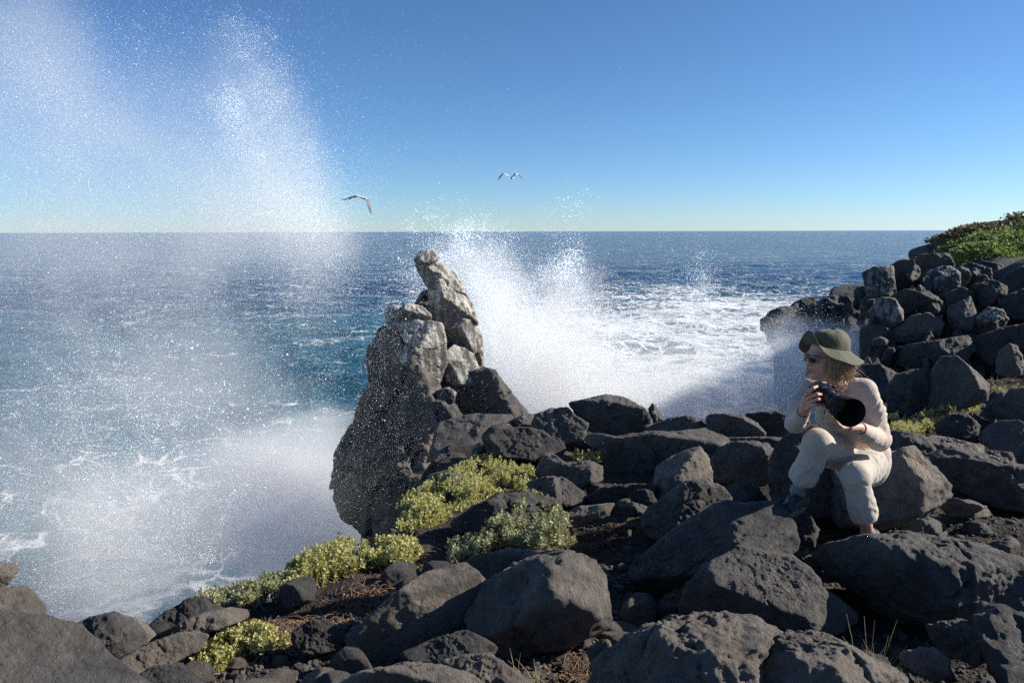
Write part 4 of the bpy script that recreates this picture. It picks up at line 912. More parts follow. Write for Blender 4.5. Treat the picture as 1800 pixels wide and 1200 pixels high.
def chain(pts, rs): return [cone(pts[i], pts[i + 1], rs[i], rs[i + 1]) for i in range(len(pts) - 1)]
def smin(a, b, k):
    h = np.clip(0.5 + 0.5 * (b - a) / k, 0, 1); return b * (1 - h) + a * h - k * h * (1 - h)
def union(prims, k):
    """prims: list of f or (f, k)"""
    def f(p):
        d = None; lo, hi = p.min(0), p.max(0)
        for q in prims:
            g, kk = q if isinstance(q, tuple) else (q, k)
            if ((g.box[0] > hi + .12) | (g.box[1] < lo - .12)).any(): continue
            v = g(p); d = v if d is None else smin(d, v, kk)
        return np.ones(len(p)) if d is None else d
    bs = [(q[0] if isinstance(q, tuple) else q).box for q in prims]
    f.box = (np.min([b[0] for b in bs], 0), np.max([b[1] for b in bs], 0)); return f

def surface(fn, h, pad=0.03):
    lo, hi = fn.box; lo = lo - pad; hi = hi + pad; K = 6; H = h * K
    nc = np.ceil((hi - lo) / H).astype(int); nf = nc * K + 1
    D = np.empty(nf, np.float32)
    ii = np.stack(np.meshgrid(*[np.arange(n) for n in nc], indexing='ij'), -1).reshape(-1, 3)
    srt = np.lexsort((ii[:, 2] // 3, ii[:, 1] // 3, ii[:, 0] // 3)); ii = ii[srt]; d = np.empty(len(ii))
    for s in range(0, len(ii), 600): d[s:s + 600] = fn(lo + (ii[s:s + 600] + 0.5) * H)
    near = np.abs(d) < H * 1.15
    sg = np.ones(nc); sg[ii[:, 0], ii[:, 1], ii[:, 2]] = np.where(d < 0, -1.0, 1.0)
    for ax in range(3): sg = np.repeat(sg, K, axis=ax)
    D[...] = 1.0; D[:sg.shape[0], :sg.shape[1], :sg.shape[2]] = sg
    loc = np.stack(np.meshgrid(*[np.arange(K + 1)] * 3, indexing='ij'), -1).reshape(-1, 3)
    jj = ii[near]
    for s in range(0, len(jj), 120):
        idx = (jj[s:s + 120, None, :] * K + loc[None]).reshape(-1, 3)
        D[idx[:, 0], idx[:, 1], idx[:, 2]] = fn(lo + idx * h)
    neg = D < 0
    nx, ny, nz = nf; c = np.zeros((nx - 1, ny - 1, nz - 1), int)
    for dx in (0, 1):
        for dy in (0, 1):
            for dz in (0, 1): c += neg[dx:nx - 1 + dx, dy:ny - 1 + dy, dz:nz - 1 + dz]
    act = (c > 0) & (c < 8); cid = -np.ones(act.shape, int); cells = np.argwhere(act); cid[act] = np.arange(len(cells))
    acc = np.zeros((len(cells), 3)); cnt = np.zeros(len(cells))
    corners = [(a, b, e) for a in (0, 1) for b in (0, 1) for e in (0, 1)]
    for a in corners:
        for ax in range(3):
            if a[ax]: continue
            b = list(a); b[ax] = 1
            va = D[cells[:, 0] + a[0], cells[:, 1] + a[1], cells[:, 2] + a[2]]; vb = D[cells[:, 0] + b[0], cells[:, 1] + b[1], cells[:, 2] + b[2]]
            m = (va < 0) != (vb < 0); t = va[m] / (va[m] - vb[m]); pt = np.tile(np.array(a, float), (m.sum(), 1)); pt[:, ax] += t
            acc[m] += pt; cnt[m] += 1
    V = lo + (cells + acc / cnt[:, None]) * h
    F = []
    for ax in range(3):
        o1, o2 = [(1, 2), (2, 0), (0, 1)][ax]
        sl0 = [slice(None)] * 3; sl1 = [slice(None)] * 3; sl0[ax] = slice(0, -1); sl1[ax] = slice(1, None)
        e = np.argwhere(neg[tuple(sl0)] != neg[tuple(sl1)])
        e = e[(e[:, o1] > 0) & (e[:, o2] > 0) & (e[:, o1] < act.shape[o1]) & (e[:, o2] < act.shape[o2])]
        s = neg[e[:, 0], e[:, 1], e[:, 2]]
        q = []
        for (a, b) in ((0, 0), (1, 0), (1, 1), (0, 1)):
            k = e.copy(); k[:, o1] -= a; k[:, o2] -= b; q.append(cid[k[:, 0], k[:, 1], k[:, 2]])
        q = np.stack(q, 1); ok = (q >= 0).all(1); q, s = q[ok], s[ok]; q[s] = q[s]; q[~s] = q[~s][:, ::-1]
        F.append(q)
    return V, np.concatenate(F)

def smooth_mesh(V, F, it=1, lam=.5):
    e = np.concatenate([F[:, [0, 1]], F[:, [1, 2]], F[:, [2, 3]], F[:, [3, 0]]]) if F.shape[1] == 4 else np.concatenate([F[:, [0, 1]], F[:, [1, 2]], F[:, [2, 0]]])
    for _ in range(it):
        s = np.zeros_like(V); n = np.zeros(len(V)); np.add.at(s, e[:, 0], V[e[:, 1]]); np.add.at(n, e[:, 0], 1); np.add.at(s, e[:, 1], V[e[:, 0]]); np.add.at(n, e[:, 1], 1)
        V = V * (1 - lam) + lam * s / n[:, None]
    return V

def build(name, fn, h, mat, parent, sm=1):
    V, F = surface(fn, h); V = smooth_mesh(V, F, sm); return link(name, mesh_np(name, V, F), mat, parent=parent)

# ------------------------------------------------------------------ the sitting photographer
def make_person():
    def cloth(name, c, c2, rough=.8):
        t = NT(name); tc = t.n('ShaderNodeTexCoord'); v = tc.outputs['Object']
        m = t.n('ShaderNodeVectorMath', operation='MULTIPLY'); m.inputs[1].default_value = (1, 1, .45); t.l(v, m.inputs[0])
        a = t.noise(m.outputs[0], 13, 3, .5, .4); b = t.noise(v, 420, 2); cc = t.mix(t.noise(v, 6, 3), c, c2)
        return t.bsdf(cc, rough, .25, bump=t.math('ADD', a, t.math('MULTIPLY', b, .05)), bstr=.8, bdist=.012, Sheen_Weight=.15)
    SHIRT = cloth('shirt_cloth', (.50, .41, .34), (.56, .465, .395)); PANTS = cloth('trouser_cloth', (.43, .39, .33), (.49, .445, .38))
    HAT = cloth('hat_cloth', (.085, .088, .050), (.10, .10, .058)); SOCK = cloth('sock_wool', (.16, .16, .17), (.22, .22, .23))
    t = NT('skin'); tc = t.n('ShaderNodeTexCoord'); SKIN = t.bsdf(t.mix(t.noise(tc.outputs['Object'], 14, 3), (.50, .27, .19), (.60, .35, .25)), .5, .4, Subsurface_Weight=.08)
    t.b.inputs['Subsurface Radius'].default_value = (.01, .004, .002)
    t = NT('lips'); LIP = t.bsdf((.42, .12, .11), .45, .4)
    t = NT('blond_hair'); tc = t.n('ShaderNodeTexCoord'); g = t.n('ShaderNodeNewGeometry')
    HAIR = t.bsdf(t.ramp(g.outputs['Random Per Island'], [(0, (.26, .16, .07)), (.5, (.38, .245, .115)), (1, (.52, .36, .19))]), .45, .5)
    t = NT('black_plastic'); BLACK = t.bsdf((.012, .012, .013), .42, .5)
    t = NT('matt_black'); MATT = t.bsdf((.008, .008, .008), .8, .2)
    t = NT('camera_rubber'); tc = t.n('ShaderNodeTexCoord'); RUB = t.bsdf((.018, .018, .020), .6, .4, bump=t.noise(tc.outputs['Object'], 300, 2), bstr=.4, bdist=.001)
    t = NT('lens_glass'); GLASS = t.bsdf((.004, .004, .006), .03, .8)
    t = NT('sunglass_lens'); SGL = t.bsdf((.035, .018, .012), .05, .7)
    t = NT('tortoise_frame'); tc = t.n('ShaderNodeTexCoord'); TORT = t.bsdf(t.mix(t.ramp(t.noise(tc.outputs['Object'], 160, 2), [(.45, 0), (.55, 1)]), (.03, .015, .01), (.45, .30, .16)), .25, .5)
    t = NT('cord'); CORD = t.bsdf((.55, .42, .25), .8, .2)
    t = NT('shoe_mesh'); tc = t.n('ShaderNodeTexCoord'); SHOE = t.bsdf(t.mix(t.ramp(t.noise(tc.outputs['Object'], 38, 3), [(.45, 0), (.6, 1)]), (.010, .014, .016), (.05, .075, .08)), .6, .4, bump=t.noise(tc.outputs['Object'], 90, 3), bstr=.6, bdist=.004)
    t = NT('shoe_sole'); SOLE = t.bsdf((.12, .12, .12), .7, .3)
    t = NT('white_mark'); WHITE = t.bsdf((.75, .75, .75), .5, .3)

    neck = P(1467, 676, 4.47); pelvis = P(1514, 806, 4.76)
    shR, shL = P(1424, 683, 4.50), P(1520, 684, 4.42)
    elR, wrR = P(1398, 742, 4.36), P(1413, 722, 4.16)
    elL, wrL = P(1546, 774, 4.40), P(1510, 752, 4.12)
    hipR, knR, anR = P(1494, 806, 4.72), P(1436, 778, 4.28), P(1402, 862, 4.42)
    hipL, knL, anL = P(1532, 808, 4.72), P(1503, 838, 4.24), P(1526, 938, 4.36)
    root = empty('person', tuple(np.array([pelvis[0], pelvis[1], pelvis[2] - .15])))
    tag(root, 'woman in pale beige shirt and trousers and olive sun hat sitting on a boulder', 'person')

    # head frame
    F = unit([-.96, -.27, -.03]); Lf = unit(np.cross([0, 0, 1], F)); U = np.cross(F, Lf); hc = P(1452, 627, 4.30); hs = 1.08
    def H(f, l, u): return hc + hs * (f * F + l * Lf + u * U)
    MH = np.stack([F, Lf, U])
    def he(c, r): return ell(H(*c), np.array(r) * hs, MH)
    body = [he((-.008, 0, .03), (.098, .077, .095)), (he((.028, 0, -.035), (.068, .060, .082)), .03), (cone(H(.0, .045, -.055), H(.068, .012, -.098), .024 * hs, .018 * hs), .025),
            (cone(H(.0, -.045, -.055), H(.068, -.012, -.098), .024 * hs, .018 * hs), .025), (he((.080, 0, -.103), (.017, .018, .015)), .02),
            (cone(H(.088, 0, .008), H(.110, 0, -.032), .007 * hs, .0115 * hs), .010), (he((.100, .010, -.036), (.009, .007, .007)), .008), (he((.100, -.010, -.036), (.009, .007, .007)), .008),
            (he((.082, 0, .022), (.016, .052, .012)), .016), (he((.060, .042, -.030), (.022, .020, .022)), .02), (he((.060, -.042, -.030), (.022, .020, .022)), .02),
            (he((.093, 0, -.066), (.012, .020, .016)), .010), (he((-.005, .076, -.012), (.017, .007, .030)), .006), (he((-.005, -.076, -.012), (.017, .007, .030)), .006)]
    nk = H(-.025, 0, -.075)
    body += [(cone(nk, neck + np.array([0, 0, .0]), .050, .056), .03)]
    # trunk and limbs
    chest = (shR + shL) / 2 * .75 + pelvis * .25; chest[2] -= 0
    ax = unit(shL - shR); up = unit((shR + shL) / 2 - pelvis); fw = np.cross(up, ax); fw = fw if fw[1] < 0 else -fw
    MT = np.stack([ax, fw, up])
    body += [(ell(chest, (.155, .095, .17), MT), .06), (ell(pelvis, (.155, .12, .12), MT), .08), (cone(chest, pelvis, .11, .12), .06), (cone(shR, shL, .05, .05), .05), (cone(neck, (shR + shL) / 2 - up * .03, .055, .07), .05)]
    body += [(c, .03) for c in chain([shR, elR, wrR], [.050, .038, .026])] + [(c, .03) for c in chain([shL, elL, wrL], [.050, .038, .026])]
    body += [(c, .05) for c in chain([hipR, knR, anR + (knR - anR) * .0], [.085, .056, .033])] + [(c, .05) for c in chain([hipL, knL, anL], [.085, .056, .033])]
    # feet
    ftR = P(1384, 893, 4.25); hlR = P(1406, 878, 4.46); ftL = P(1528, 962, 4.16); hlL = P(1532, 955, 4.40)
    body += [(cone(anR, hlR, .034, .034), .02), (cone(hlR, ftR, .034, .026), .02), (cone(anL, hlL, .033, .034), .02), (cone(hlL, ftL, .034, .026), .02)]
    # hands: palm, four fingers, thumb
    def hand(wr, palm_a, palm_b, fingers, thumb, pr=.023):
        out = [(cone(wr, (palm_a + palm_b) / 2, .025, .026), .02), (cone(palm_a, palm_b, pr, pr * .92), .015), (cone(wr, palm_a, .021, pr), .015)]
        for f in fingers: out += [(c, .004) for c in chain(f, [.0115, .0105, .0100, .0085])]
        out += [(c, .006) for c in chain(thumb, [.0145, .0125, .010])]
        return out
    fR = [[P(1417, 696, 4.12), P(1422, 687, 4.06), P(1429, 682, 4.03), P(1436, 679, 4.05)],
          [P(1419, 703, 4.11), P(1427, 696, 4.03), P(1436, 693, 4.00), P(1443, 693, 4.03)],
          [P(1419, 711, 4.11), P(1428, 705, 4.02), P(1437, 702, 3.99), P(1444, 702, 4.02)],
          [P(1418, 719, 4.12), P(1426, 714, 4.04), P(1435, 711, 4.01), P(1442, 710, 4.03)]]
    body += hand(wrR, P(1419, 701, 4.15), P(1417, 716, 4.15), fR, [P(1420, 711, 4.19), P(1432, 700, 4.22), P(1444, 694, 4.22)])
    fL = [[P(1491, 751, 4.04), P(1480, 751, 4.00), P(1472, 744, 3.98), P(1467, 736, 3.97)], [P(1490, 750, 4.07), P(1478, 749, 4.04), P(1469, 742, 4.02), P(1464, 734, 4.02)],
          [P(1489, 748, 4.10), P(1476, 747, 4.08), P(1467, 740, 4.07), P(1462, 732, 4.07)], [P(1489, 746, 4.13), P(1476, 744, 4.12), P(1467, 737, 4.11), P(1462, 730, 4.11)]]
    body += hand(wrL, P(1492, 750, 4.05), P(1492, 746, 4.12), fL, [P(1497, 746, 4.07), P(1506, 738, 4.05), P(1508, 728, 4.04)], .022)
    fb = union(body, .03)
    eyeR, eyeL = H(.098, .033, .004), H(.098, -.033, .004)
    def fbody(p):
        d = fb(p)
        for e in (eyeR, eyeL): d = -smin(-d, (np.linalg.norm(p - e, axis=1) - .014) , .012) if False else np.maximum(d, -(np.linalg.norm(p - e, axis=1) - .012))
        # mouth line
        m = H(.106, 0, -.068); q = (p - m) @ MH.T; return np.maximum(d, -(np.linalg.norm(q / np.array([.010, .020, .0022]), axis=1) - 1) * .002)
    fbody.box = fb.box
    build('body', fbody, .0042, SKIN, root, 1)
    for e, l in ((H(.086, .033, .004), 1), (H(.086, -.033, .004), -1)): build('eye', ell(e, (.0125,) * 3), .003, WHITE, root)
    build('lips', union([he((.104, 0, -.0625), (.0055, .017, .0042)), he((.102, 0, -.0735), (.0055, .015, .0046))], .003), .002, LIP, root)

    # folds of cloth
    def fold(p, dirv, freq, amp, seed, along=.42):
        d = unit(dirv); q = p - ((p @ d) * (1 - 1.0))[:, None]
        a = p @ d; perp = p - a[:, None] * d
        return 1.35 * amp * fbm(np.column_stack([perp * freq * along, ]) + (a * freq)[:, None] * np.array([[.58, .58, .58]]), 3, seed, .6, ridged=True)
    def folded(fn, specs):
        def g(p):
            d = fn(p)
            m = np.abs(d) < .06
            if m.any():
                pm = p[m]; s = 0
                for (c, rad, dirv, freq, amp, seed) in specs:
                    w = np.exp(-((np.linalg.norm(pm - c, axis=1) / rad) ** 2)); s = s - w * (fold(pm, dirv, freq, amp, seed) )
                d[m] += s
            return d
        g.box = fn.box; return g
    # shirt
    hem = pelvis + up * -.02
    sh = [ell(chest, (.160, .108, .19), MT), (ell(chest - up * .17 + fw * .01, (.150, .125, .17), MT), .06), (ell(pelvis + up * .01, (.170, .156, .125), MT), .04),
          (cone(neck - up * .015, shR, .055, .062), .04), (cone(neck - up * .015, shL, .055, .062), .04)]
    m1 = shR * .5 + elR * .5 + np.array([-.02, 0, 0]); sh += [(c, .02) for c in chain([shR, m1, elR + np.array([-.0, 0, -.01]), elR * .35 + wrR * .65 + np.array([-.005, 0, -.012]), wrR * .92 + elR * .08], [.057, .053, .048, .043, .036])]
    m2 = shL * .5 + elL * .5 + np.array([.012, 0, 0]); sh += [(c, .02) for c in chain([shL, m2, elL, elL * .4 + wrL * .6 + np.array([0, 0, -.008]), wrL * .90 + elL * .10], [.058, .053, .050, .043, .036])]
    sh += [(cone(wrR * .97 + elR * .03, wrR * .80 + elR * .20, .038, .043), .005), (cone(wrL * .97 + elL * .03, wrL * .78 + elL * .22, .038, .044), .005)]
    # collar: two leaves round the neck
    for s in (-1, 1):
        c0 = neck + ax * s * .050 + up * .035 - fw * .01; c1 = neck + ax * s * .052 + fw * .055 - up * .010; c2 = neck + ax * s * .025 + fw * .088 - up * .055
        sh += [(c, .008) for c in chain([neck - fw * .05 + up * .04, c0, c1, c2], [.010, .012, .013, .008])]
    # placket and pocket edge
    sh += [(cone(neck + fw * .075 - up * .05, pelvis + fw * .135 + up * .03, .010, .010), .01)]
    fs = union(sh, .04); arm = lambda a, b: unit(b - a)
    fs = folded(fs, [(m2, .13, arm(shL, elL) * .6 + fw * .6 + ax * .5, 20, .034, 3), (elL, .11, unit(np.cross(arm(shL, elL), arm(elL, wrL))), 18, .026, 4), (m1, .10, arm(shR, elR) * .5 + fw * .7, 20, .026, 5),
                     (elR, .09, arm(elR, wrR), 22, .022, 6), (chest - up * .05, .17, up + ax * .6, 15, .026, 7), (pelvis + up * .08, .15, up, 24, .028, 8), ((elL + wrL) / 2, .09, arm(elL, wrL) * .5 + up, 24, .020, 9)])
    nkc = neck + up * .05
    neckhole = cone(neck + up * -.035 + fw * .02, nk, .047, .062)
    def fshirt(p):
        d = fs(p); d = np.maximum(d, -neckhole(p))
        m = np.linalg.norm(p - pelvis, axis=1) < .30
        d = np.where(m, np.maximum(d, (p - (pelvis - up * .035 + fw * .0)) @ -up + .012 * np.sin(p[:, 0] * 38)), d)
        for wr, el in ((wrR, elR), (wrL, elL)):
            u3 = unit(wr - el); e0 = wr - u3 * .012; m = np.linalg.norm(p - e0, axis=1) < .09
            d = np.where(m, np.maximum(np.maximum(d, (p - e0) @ u3), -(np.maximum(np.linalg.norm(np.cross(p - e0, u3), axis=1) - .033, -((p - e0) @ u3) - .05))), d)
        return d
    fshirt.box = fs.box
    shirt = build('shirt', fshirt, .0048, SHIRT, root, 1)
    bt = []
    for k in range(5):
        c = (neck + fw * .085 - up * .05) * (1 - k / 5) + (pelvis + fw * .147 + up * .03) * (k / 5); bt.append(ell(c, (.006,) * 3))
    # trousers
    cfR, cfL = anR + (knR - anR) * .30, anL + (knL - anL) * .37
    tr = [ell(pelvis - up * .03, (.158, .14, .12), MT), (ell(pelvis - up * .04 - ax * .05 + fw * .05, (.10, .12, .10), MT), .04), (ell(pelvis - up * .04 + ax * .05 + fw * .05, (.10, .12, .10), MT), .04)]
    tr += [(c, .025) for c in chain([hipR, (hipR + knR) / 2, knR + np.array([0, .0, .008]), knR * .6 + anR * .4 + np.array([.01, .0, 0]), cfR], [.100, .092, .076, .068, .057])]
    tr += [(c, .025) for c in chain([hipL, (hipL + knL) / 2, knL + np.array([0, 0, .006]), knL * .6 + anL * .4, cfL], [.102, .093, .076, .066, .056])]
    for cf, kn, an in ((cfR, knR, anR), (cfL, knL, anL)):
        u2 = unit(kn - an); tr += [(cone(cf - u2 * .012, cf + u2 * .030, .071, .074), .003), (cone(cf + u2 * .0, cf + u2 * .036, .072, .073), .003)]
    ft = union(tr, .05)
    ft = folded(ft, [(knL * .4 + hipL * .6, .17, unit(knL - hipL) + ax * .2, 19, .040, 11), ((knL + anL) / 2, .13, unit(knL - anL) * .35 + ax, 18, .024, 12), (knR * .5 + hipR * .5, .13, unit(knR - hipR), 16, .032, 13),
                     ((knR + anR) / 2, .13, unit(knR - anR) * .3 - ax, 16, .030, 14), (cfL, .08, ax, 30, .016, 15), (cfR, .08, ax, 30, .016, 16), (knL, .09, up + ax, 18, .014, 17)])
    holes = [(cone(an + unit(an - kn) * .08, cf + unit(kn - an) * .004, .050, .050)) for cf, kn, an in ((cfR, knR, anR), (cfL, knL, anL))]
    def ftr(p):
        d = ft(p)
        for cf, kn, an in ((cfR, knR, anR), (cfL, knL, anL)):
            u3 = unit(an - kn); e0 = cf + u3 * .022; m = np.linalg.norm(p - e0, axis=1) < .14
            d = np.where(m, np.maximum(d, (p - e0) @ u3), d)
        for q in holes: d = np.maximum(d, -q(p))
        return d
    ftr.box = ft.box
    build('trousers', ftr, .0048, PANTS, root, 1)
    for an, kn, hl in ((anR, knR, hlR), (anL, knL, hlL)): build('sock', union([cone(an * .92 + kn * .08 if an is anR else an * .98 + kn * .02, an, .040, .041), cone(an, hl, .041, .044)], .02), .004, SOCK, root)
    for hl, tt, an in ((hlR, ftR, anR), (hlL, ftL, anL)):
        mid = (hl + tt) / 2; dn = np.array([0, 0, -1.0]); side = unit(np.cross(tt - hl, dn))
        s = build('shoe', union([cone(hl, mid + np.array([0, 0, .004]), .050, .047), cone(mid, tt, .047, .038), (cone(hl + np.array([0, 0, .05]), hl, .050, .050), .03)] + [(cone(mid * (1 - .25 * k) + tt * .25 * k + np.array([0, 0, .046]) - side * .02, mid * (1 - .25 * k) + tt * .25 * k + np.array([0, 0, .046]) + side * .02, .005, .005), .003) for k in range(-1, 3)], .025), .004, SHOE, root)
        build('sole', union([cone(hl + dn * .034, mid + dn * .034, .046, .042), cone(mid + dn * .034, tt + dn * .028, .042, .036)], .01), .004, SOLE, s)

    # hair: a mass of locks under the hat
    rs = np.random.RandomState(5); locks = []; rad = []
    for k in range(1700):
        an = rs.uniform(math.radians(58), math.radians(302)); el = rs.uniform(-.02, .065)
        r0 = .083 + rs.uniform(-.006, .010); x, y = math.cos(an) * r0 * 1.12, math.sin(an) * r0 * .93
        ln = rs.uniform(.095, .15); fl = rs.uniform(.0, .03); wob = rs.normal(0, .006, 2)
        blow = rs.uniform(0, 1) ** 4 * .035
        p = []
        for f in (0, .25, .5, .75, 1):
            rr = 1 + .16 * math.sin(f * 2.6) + fl / r0 * f * f
            p.append(H(x * rr + wob[0] * f - blow * f * f - .012, y * rr + wob[1] * f, el - ln * f + blow * f * .8))
        locks.append(p); rad.append(np.array([.0019, .0024, .0022, .0016, .0004]) * rs.uniform(.6, 1.15))
    for k in range(60):      # wind-blown wisps at the back
        y = rs.uniform(-.05, .07); p = [H(-.085, y * .8, -.03 + rs.uniform(-.02, .02))]
        d = np.array([-1, rs.normal(0, .25), rs.uniform(-.7, .15)]); L = rs.uniform(.05, .12)
        for f in (.33, .66, 1): p.append(H(-.085 + d[0] * L * f, y + d[1] * L * f, p and (-.03 + d[2] * L * f - .25 * L * f * f)))
        locks.append(p); rad.append(np.array([.0025, .0022, .0016, .0005]))
    me = tubes_mesh('hair', [l for l in locks], rad, 5); hr = link('hair', me, HAIR, parent=root)
    t = NT('hair_base'); HB = t.bsdf((.24, .145, .065), .6, .3)
    build('hair_underlayer', union([he((-.022, 0, .02), (.094, .086, .090)), (he((-.035, 0, -.035), (.078, .084, .070)), .03)], .02), .005, HB, hr)

    # sun hat
    tl = math.radians(13); Fh = unit(F * math.cos(tl) + U * math.sin(tl)); Uh = unit(U * math.cos(tl) - F * math.sin(tl)); hc2 = H(-.020, 0, .050)
    def HH(f, l, u): return hc2 + f * Fh + l * Lf + u * Uh
    na = 96; prof = []; V = []
    ph = np.linspace(0, 2 * math.pi, na, endpoint=False)
    a_, b_ = .118, .098
    nb, nk_ = 16, 16
    rows = []
    for j in range(nk_ + 1):                         # crown from top to band
        f = j / nk_; e = f * math.pi / 2; rr = math.sin(e) ** .80; zz = .108 * math.cos(e) ** .85
        rows.append(np.array([(math.cos(p) * a_ * rr * (1 + .05 * (1 - f)), math.sin(p) * b_ * rr, zz - .010 * math.cos(p) * (1 - f) - .003 * math.cos(6 * p) * math.sin(e * 2)) for p in ph]))
    for j in range(1, nb + 1):                       # brim, turned up in front, drooping at the sides and back
        f = j / nb; r = []
        for p in ph:
            c = math.cos(p); s = math.sin(p); fr = max(c, 0) ** 3; bk = max(-c, 0) ** 2
            wl = .071 - .010 * fr + .030 * bk
            upf = .072 * fr * f ** 1.3 - (.068 * (1 - fr) * (1 - .35 * bk)) * f ** 1.1 + .007 * math.sin(5 * p + 1) * f * f
            w2 = wl * (1 - .25 * fr * f * f)
            r.append((c * (a_ + w2 * f), s * (b_ + w2 * f * .92), upf))
        rows.append(np.array(r))
    G = np.concatenate(rows); W_ = hc2 + G[:, :1] * Fh + G[:, 1:2] * Lf + G[:, 2:3] * Uh
    nr = len(rows); Fq = []
    for j in range(nr - 1):
        for i in range(na):
            i2 = (i + 1) % na; Fq.append((j * na + i, (j + 1) * na + i, (j + 1) * na + i2, j * na + i2))
    me = mesh_np('hat', W_, np.array(Fq)); hat = link('hat', me, HAT, parent=root)
    md = hat.modifiers.new('thickness', 'SOLIDIFY'); md.thickness = .004; md.offset = 0
    md = hat.modifiers.new('smooth', 'SUBSURF'); md.levels = 1; md.render_levels = 1
    band = [HH(math.cos(p) * (a_ + .002), math.sin(p) * (b_ + .002), .006) for p in np.linspace(0, 2 * math.pi, 60)]
    link('hat_band', tubes_mesh('hat_band', [band], [.0032], 5), HAT, parent=hat)
    # seams of the crown
    for o_ in (-.035, .035):
        sm_ = [HH(math.cos(q) * a_ * 1.02 * math.sin(1.2 if False else 1) * 1.0, o_, 0) for q in (0,)]
    link('toggle', tubes_mesh('toggle', [[HH(-a_ - .006, .012, .006), HH(-a_ - .012, .010, .020), HH(-a_ - .010, .010, .028)]], [.006], 6), BLACK, parent=hat)
    link('chin_cord', tubes_mesh('chin_cord', [[H(.015, .082, -.005), H(.020, .084, -.05), H(.012, .066, -.105), H(.005, .03, -.130)]], [.0022], 5), CORD, parent=hat)

    # sunglasses
    gl = []
    lens_pts = []
    for s in (1, -1):
        cc = H(.108, .033 * s, .002); 
        rim = [cc + hs * (math.cos(a) * .026 * unit(Lf - F * .35 * s) + math.sin(a) * .022 * U) for a in np.linspace(0, 2 * math.pi, 24)]
        gl.append((rim, .0030)); lens_pts.append((cc, unit(F + Lf * .35 * s)))
    gl.append(([H(.112, .008, .010), H(.115, 0, .012), H(.112, -.008, .010)], .0026))
    for s in (1, -1): gl.append(([H(.100, .058 * s, .012), H(.060, .076 * s, .012), H(.005, .083 * s, .008), H(-.015, .083 * s, -.008)], .0030))
    sg = link('sunglasses', tubes_mesh('sunglasses', [g[0] for g in gl], [g[1] for g in gl], 6), TORT, parent=root)
    for cc, nn in lens_pts:
        a = unit(np.cross(nn, U)); M3 = np.stack([a, nn, U]); build('lens', ell(cc, (.0255 * hs, .003, .0215 * hs), M3), .0018, SGL, sg)

    # ------------------------------------------------ her camera
    la = unit(P(1497, 726, 3.80) - P(1449, 697, 4.12)); lc = P(1451, 698, 4.10)
    side = unit(np.cross(la, [0, 0, 1])); side = side if side[0] < 0 else -side; cu = np.cross(side, la); cu = cu if cu[2] > 0 else -cu
    camr = empty('camera', tuple(lc)); tag(camr, 'black camera with a very long hooded telephoto lens held by the woman', 'camera')
    def lathe(name, prof, mat, n=48, parent=camr):
        V = []; 
        for (s, r) in prof:
            for k in range(n): an = 2 * math.pi * k / n; V.append(lc + la * s + r * (math.cos(an) * side + math.sin(an) * cu))
        Fq = [(j * n + i, j * n + (i + 1) % n, (j + 1) * n + (i + 1) % n, (j + 1) * n + i) for j in range(len(prof) - 1) for i in range(n)]
        return link(name, mesh_np(name, np.array(V), np.array(Fq)), mat, parent=parent)
    end = float((P(1497, 726, 3.80) - lc) @ la); hr_ = .078
    lens = lathe('lens', [(0.0, .0), (.0, .036), (.02, .038), (.022, .044), (.05, .045), (.052, .042), (.058, .042), (.060, .047), (.13, .048), (.132, .045), (.14, .045), (.142, .050), (end - .16, .052), (end - .13, .060), (end - .10, .060), (end - .10, 0.0)], RUB)
    lathe('focus_ring', [(.066, .0485), (.068, .0505), (.120, .0510), (.122, .0485)], BLACK, parent=lens)
    lathe('lens_hood', [(end - .125, .0615), (end - .12, .066), (end - .03, hr_ - .002), (end, hr_), (end + .001, hr_ - .001), (end, hr_ - .004), (end - .10, .060)], MATT, parent=lens)
    lathe('front_glass', [(end - .100, .059), (end - .097, .040), (end - .095, 0.0005)], GLASS, parent=lens)
    lathe('tripod_collar', [(.028, .0455), (.028, .052), (.046, .052), (.046, .0455)], BLACK, parent=lens)
    def rb(name, c, s, mat, parent=camr, rr=.01):
        c = lc + c[0] * side + c[1] * la + c[2] * cu; M3 = np.stack([side, la, cu]); s = np.array(s)
        def f(p):
            q = np.abs((p - c) @ M3.T) - s + rr; return np.linalg.norm(np.maximum(q, 0), axis=1) + np.minimum(q.max(1), 0) - rr
        f.box = (c - s.max() * 1.5, c + s.max() * 1.5); return build(name, f, .003, mat, parent, 0)
    bodyc = rb('camera_body', (0, -.028, 0), (.072, .030, .048), RUB)
    rb('grip', (.058, -.005, -.004), (.020, .030, .042), RUB, bodyc, .014)
    hump = rb('viewfinder', (0, -.026, .056), (.030, .030, .020), BLACK, bodyc, .010)
    rb('dial', (-.048, -.030, .053), (.016, .016, .010), BLACK, bodyc, .006); rb('shutter_button', (.058, -.012, .050), (.009, .009, .008), BLACK, bodyc, .006)
    rb('flash_shoe', (0, -.03, .0775), (.011, .010, .003), WHITE, bodyc, .001)
    # name plate on the viewfinder hump
    tx = bpy.data.curves.new('lettering', 'FONT'); tx.body = 'Nikon'; tx.size = .0185; tx.align_x = 'CENTER'; tx.align_y = 'CENTER'; tx.extrude = .0006
    tmp = bpy.data.objects.new('tmp', tx); COL.objects.link(tmp); bpy.context.view_layer.update()
    tm = bpy.data.meshes.new_from_object(tmp.evaluated_get(bpy.context.evaluated_depsgraph_get())); bpy.data.objects.remove(tmp)
    to = bpy.data.objects.new('lettering', tm); COL.objects.link(to); tm.materials.clear(); tm.materials.append(WHITE)
    R_ = Matrix(((*-side,), (*cu,), (*la,))).transposed(); pos = lc + la * .0055 + cu * .060
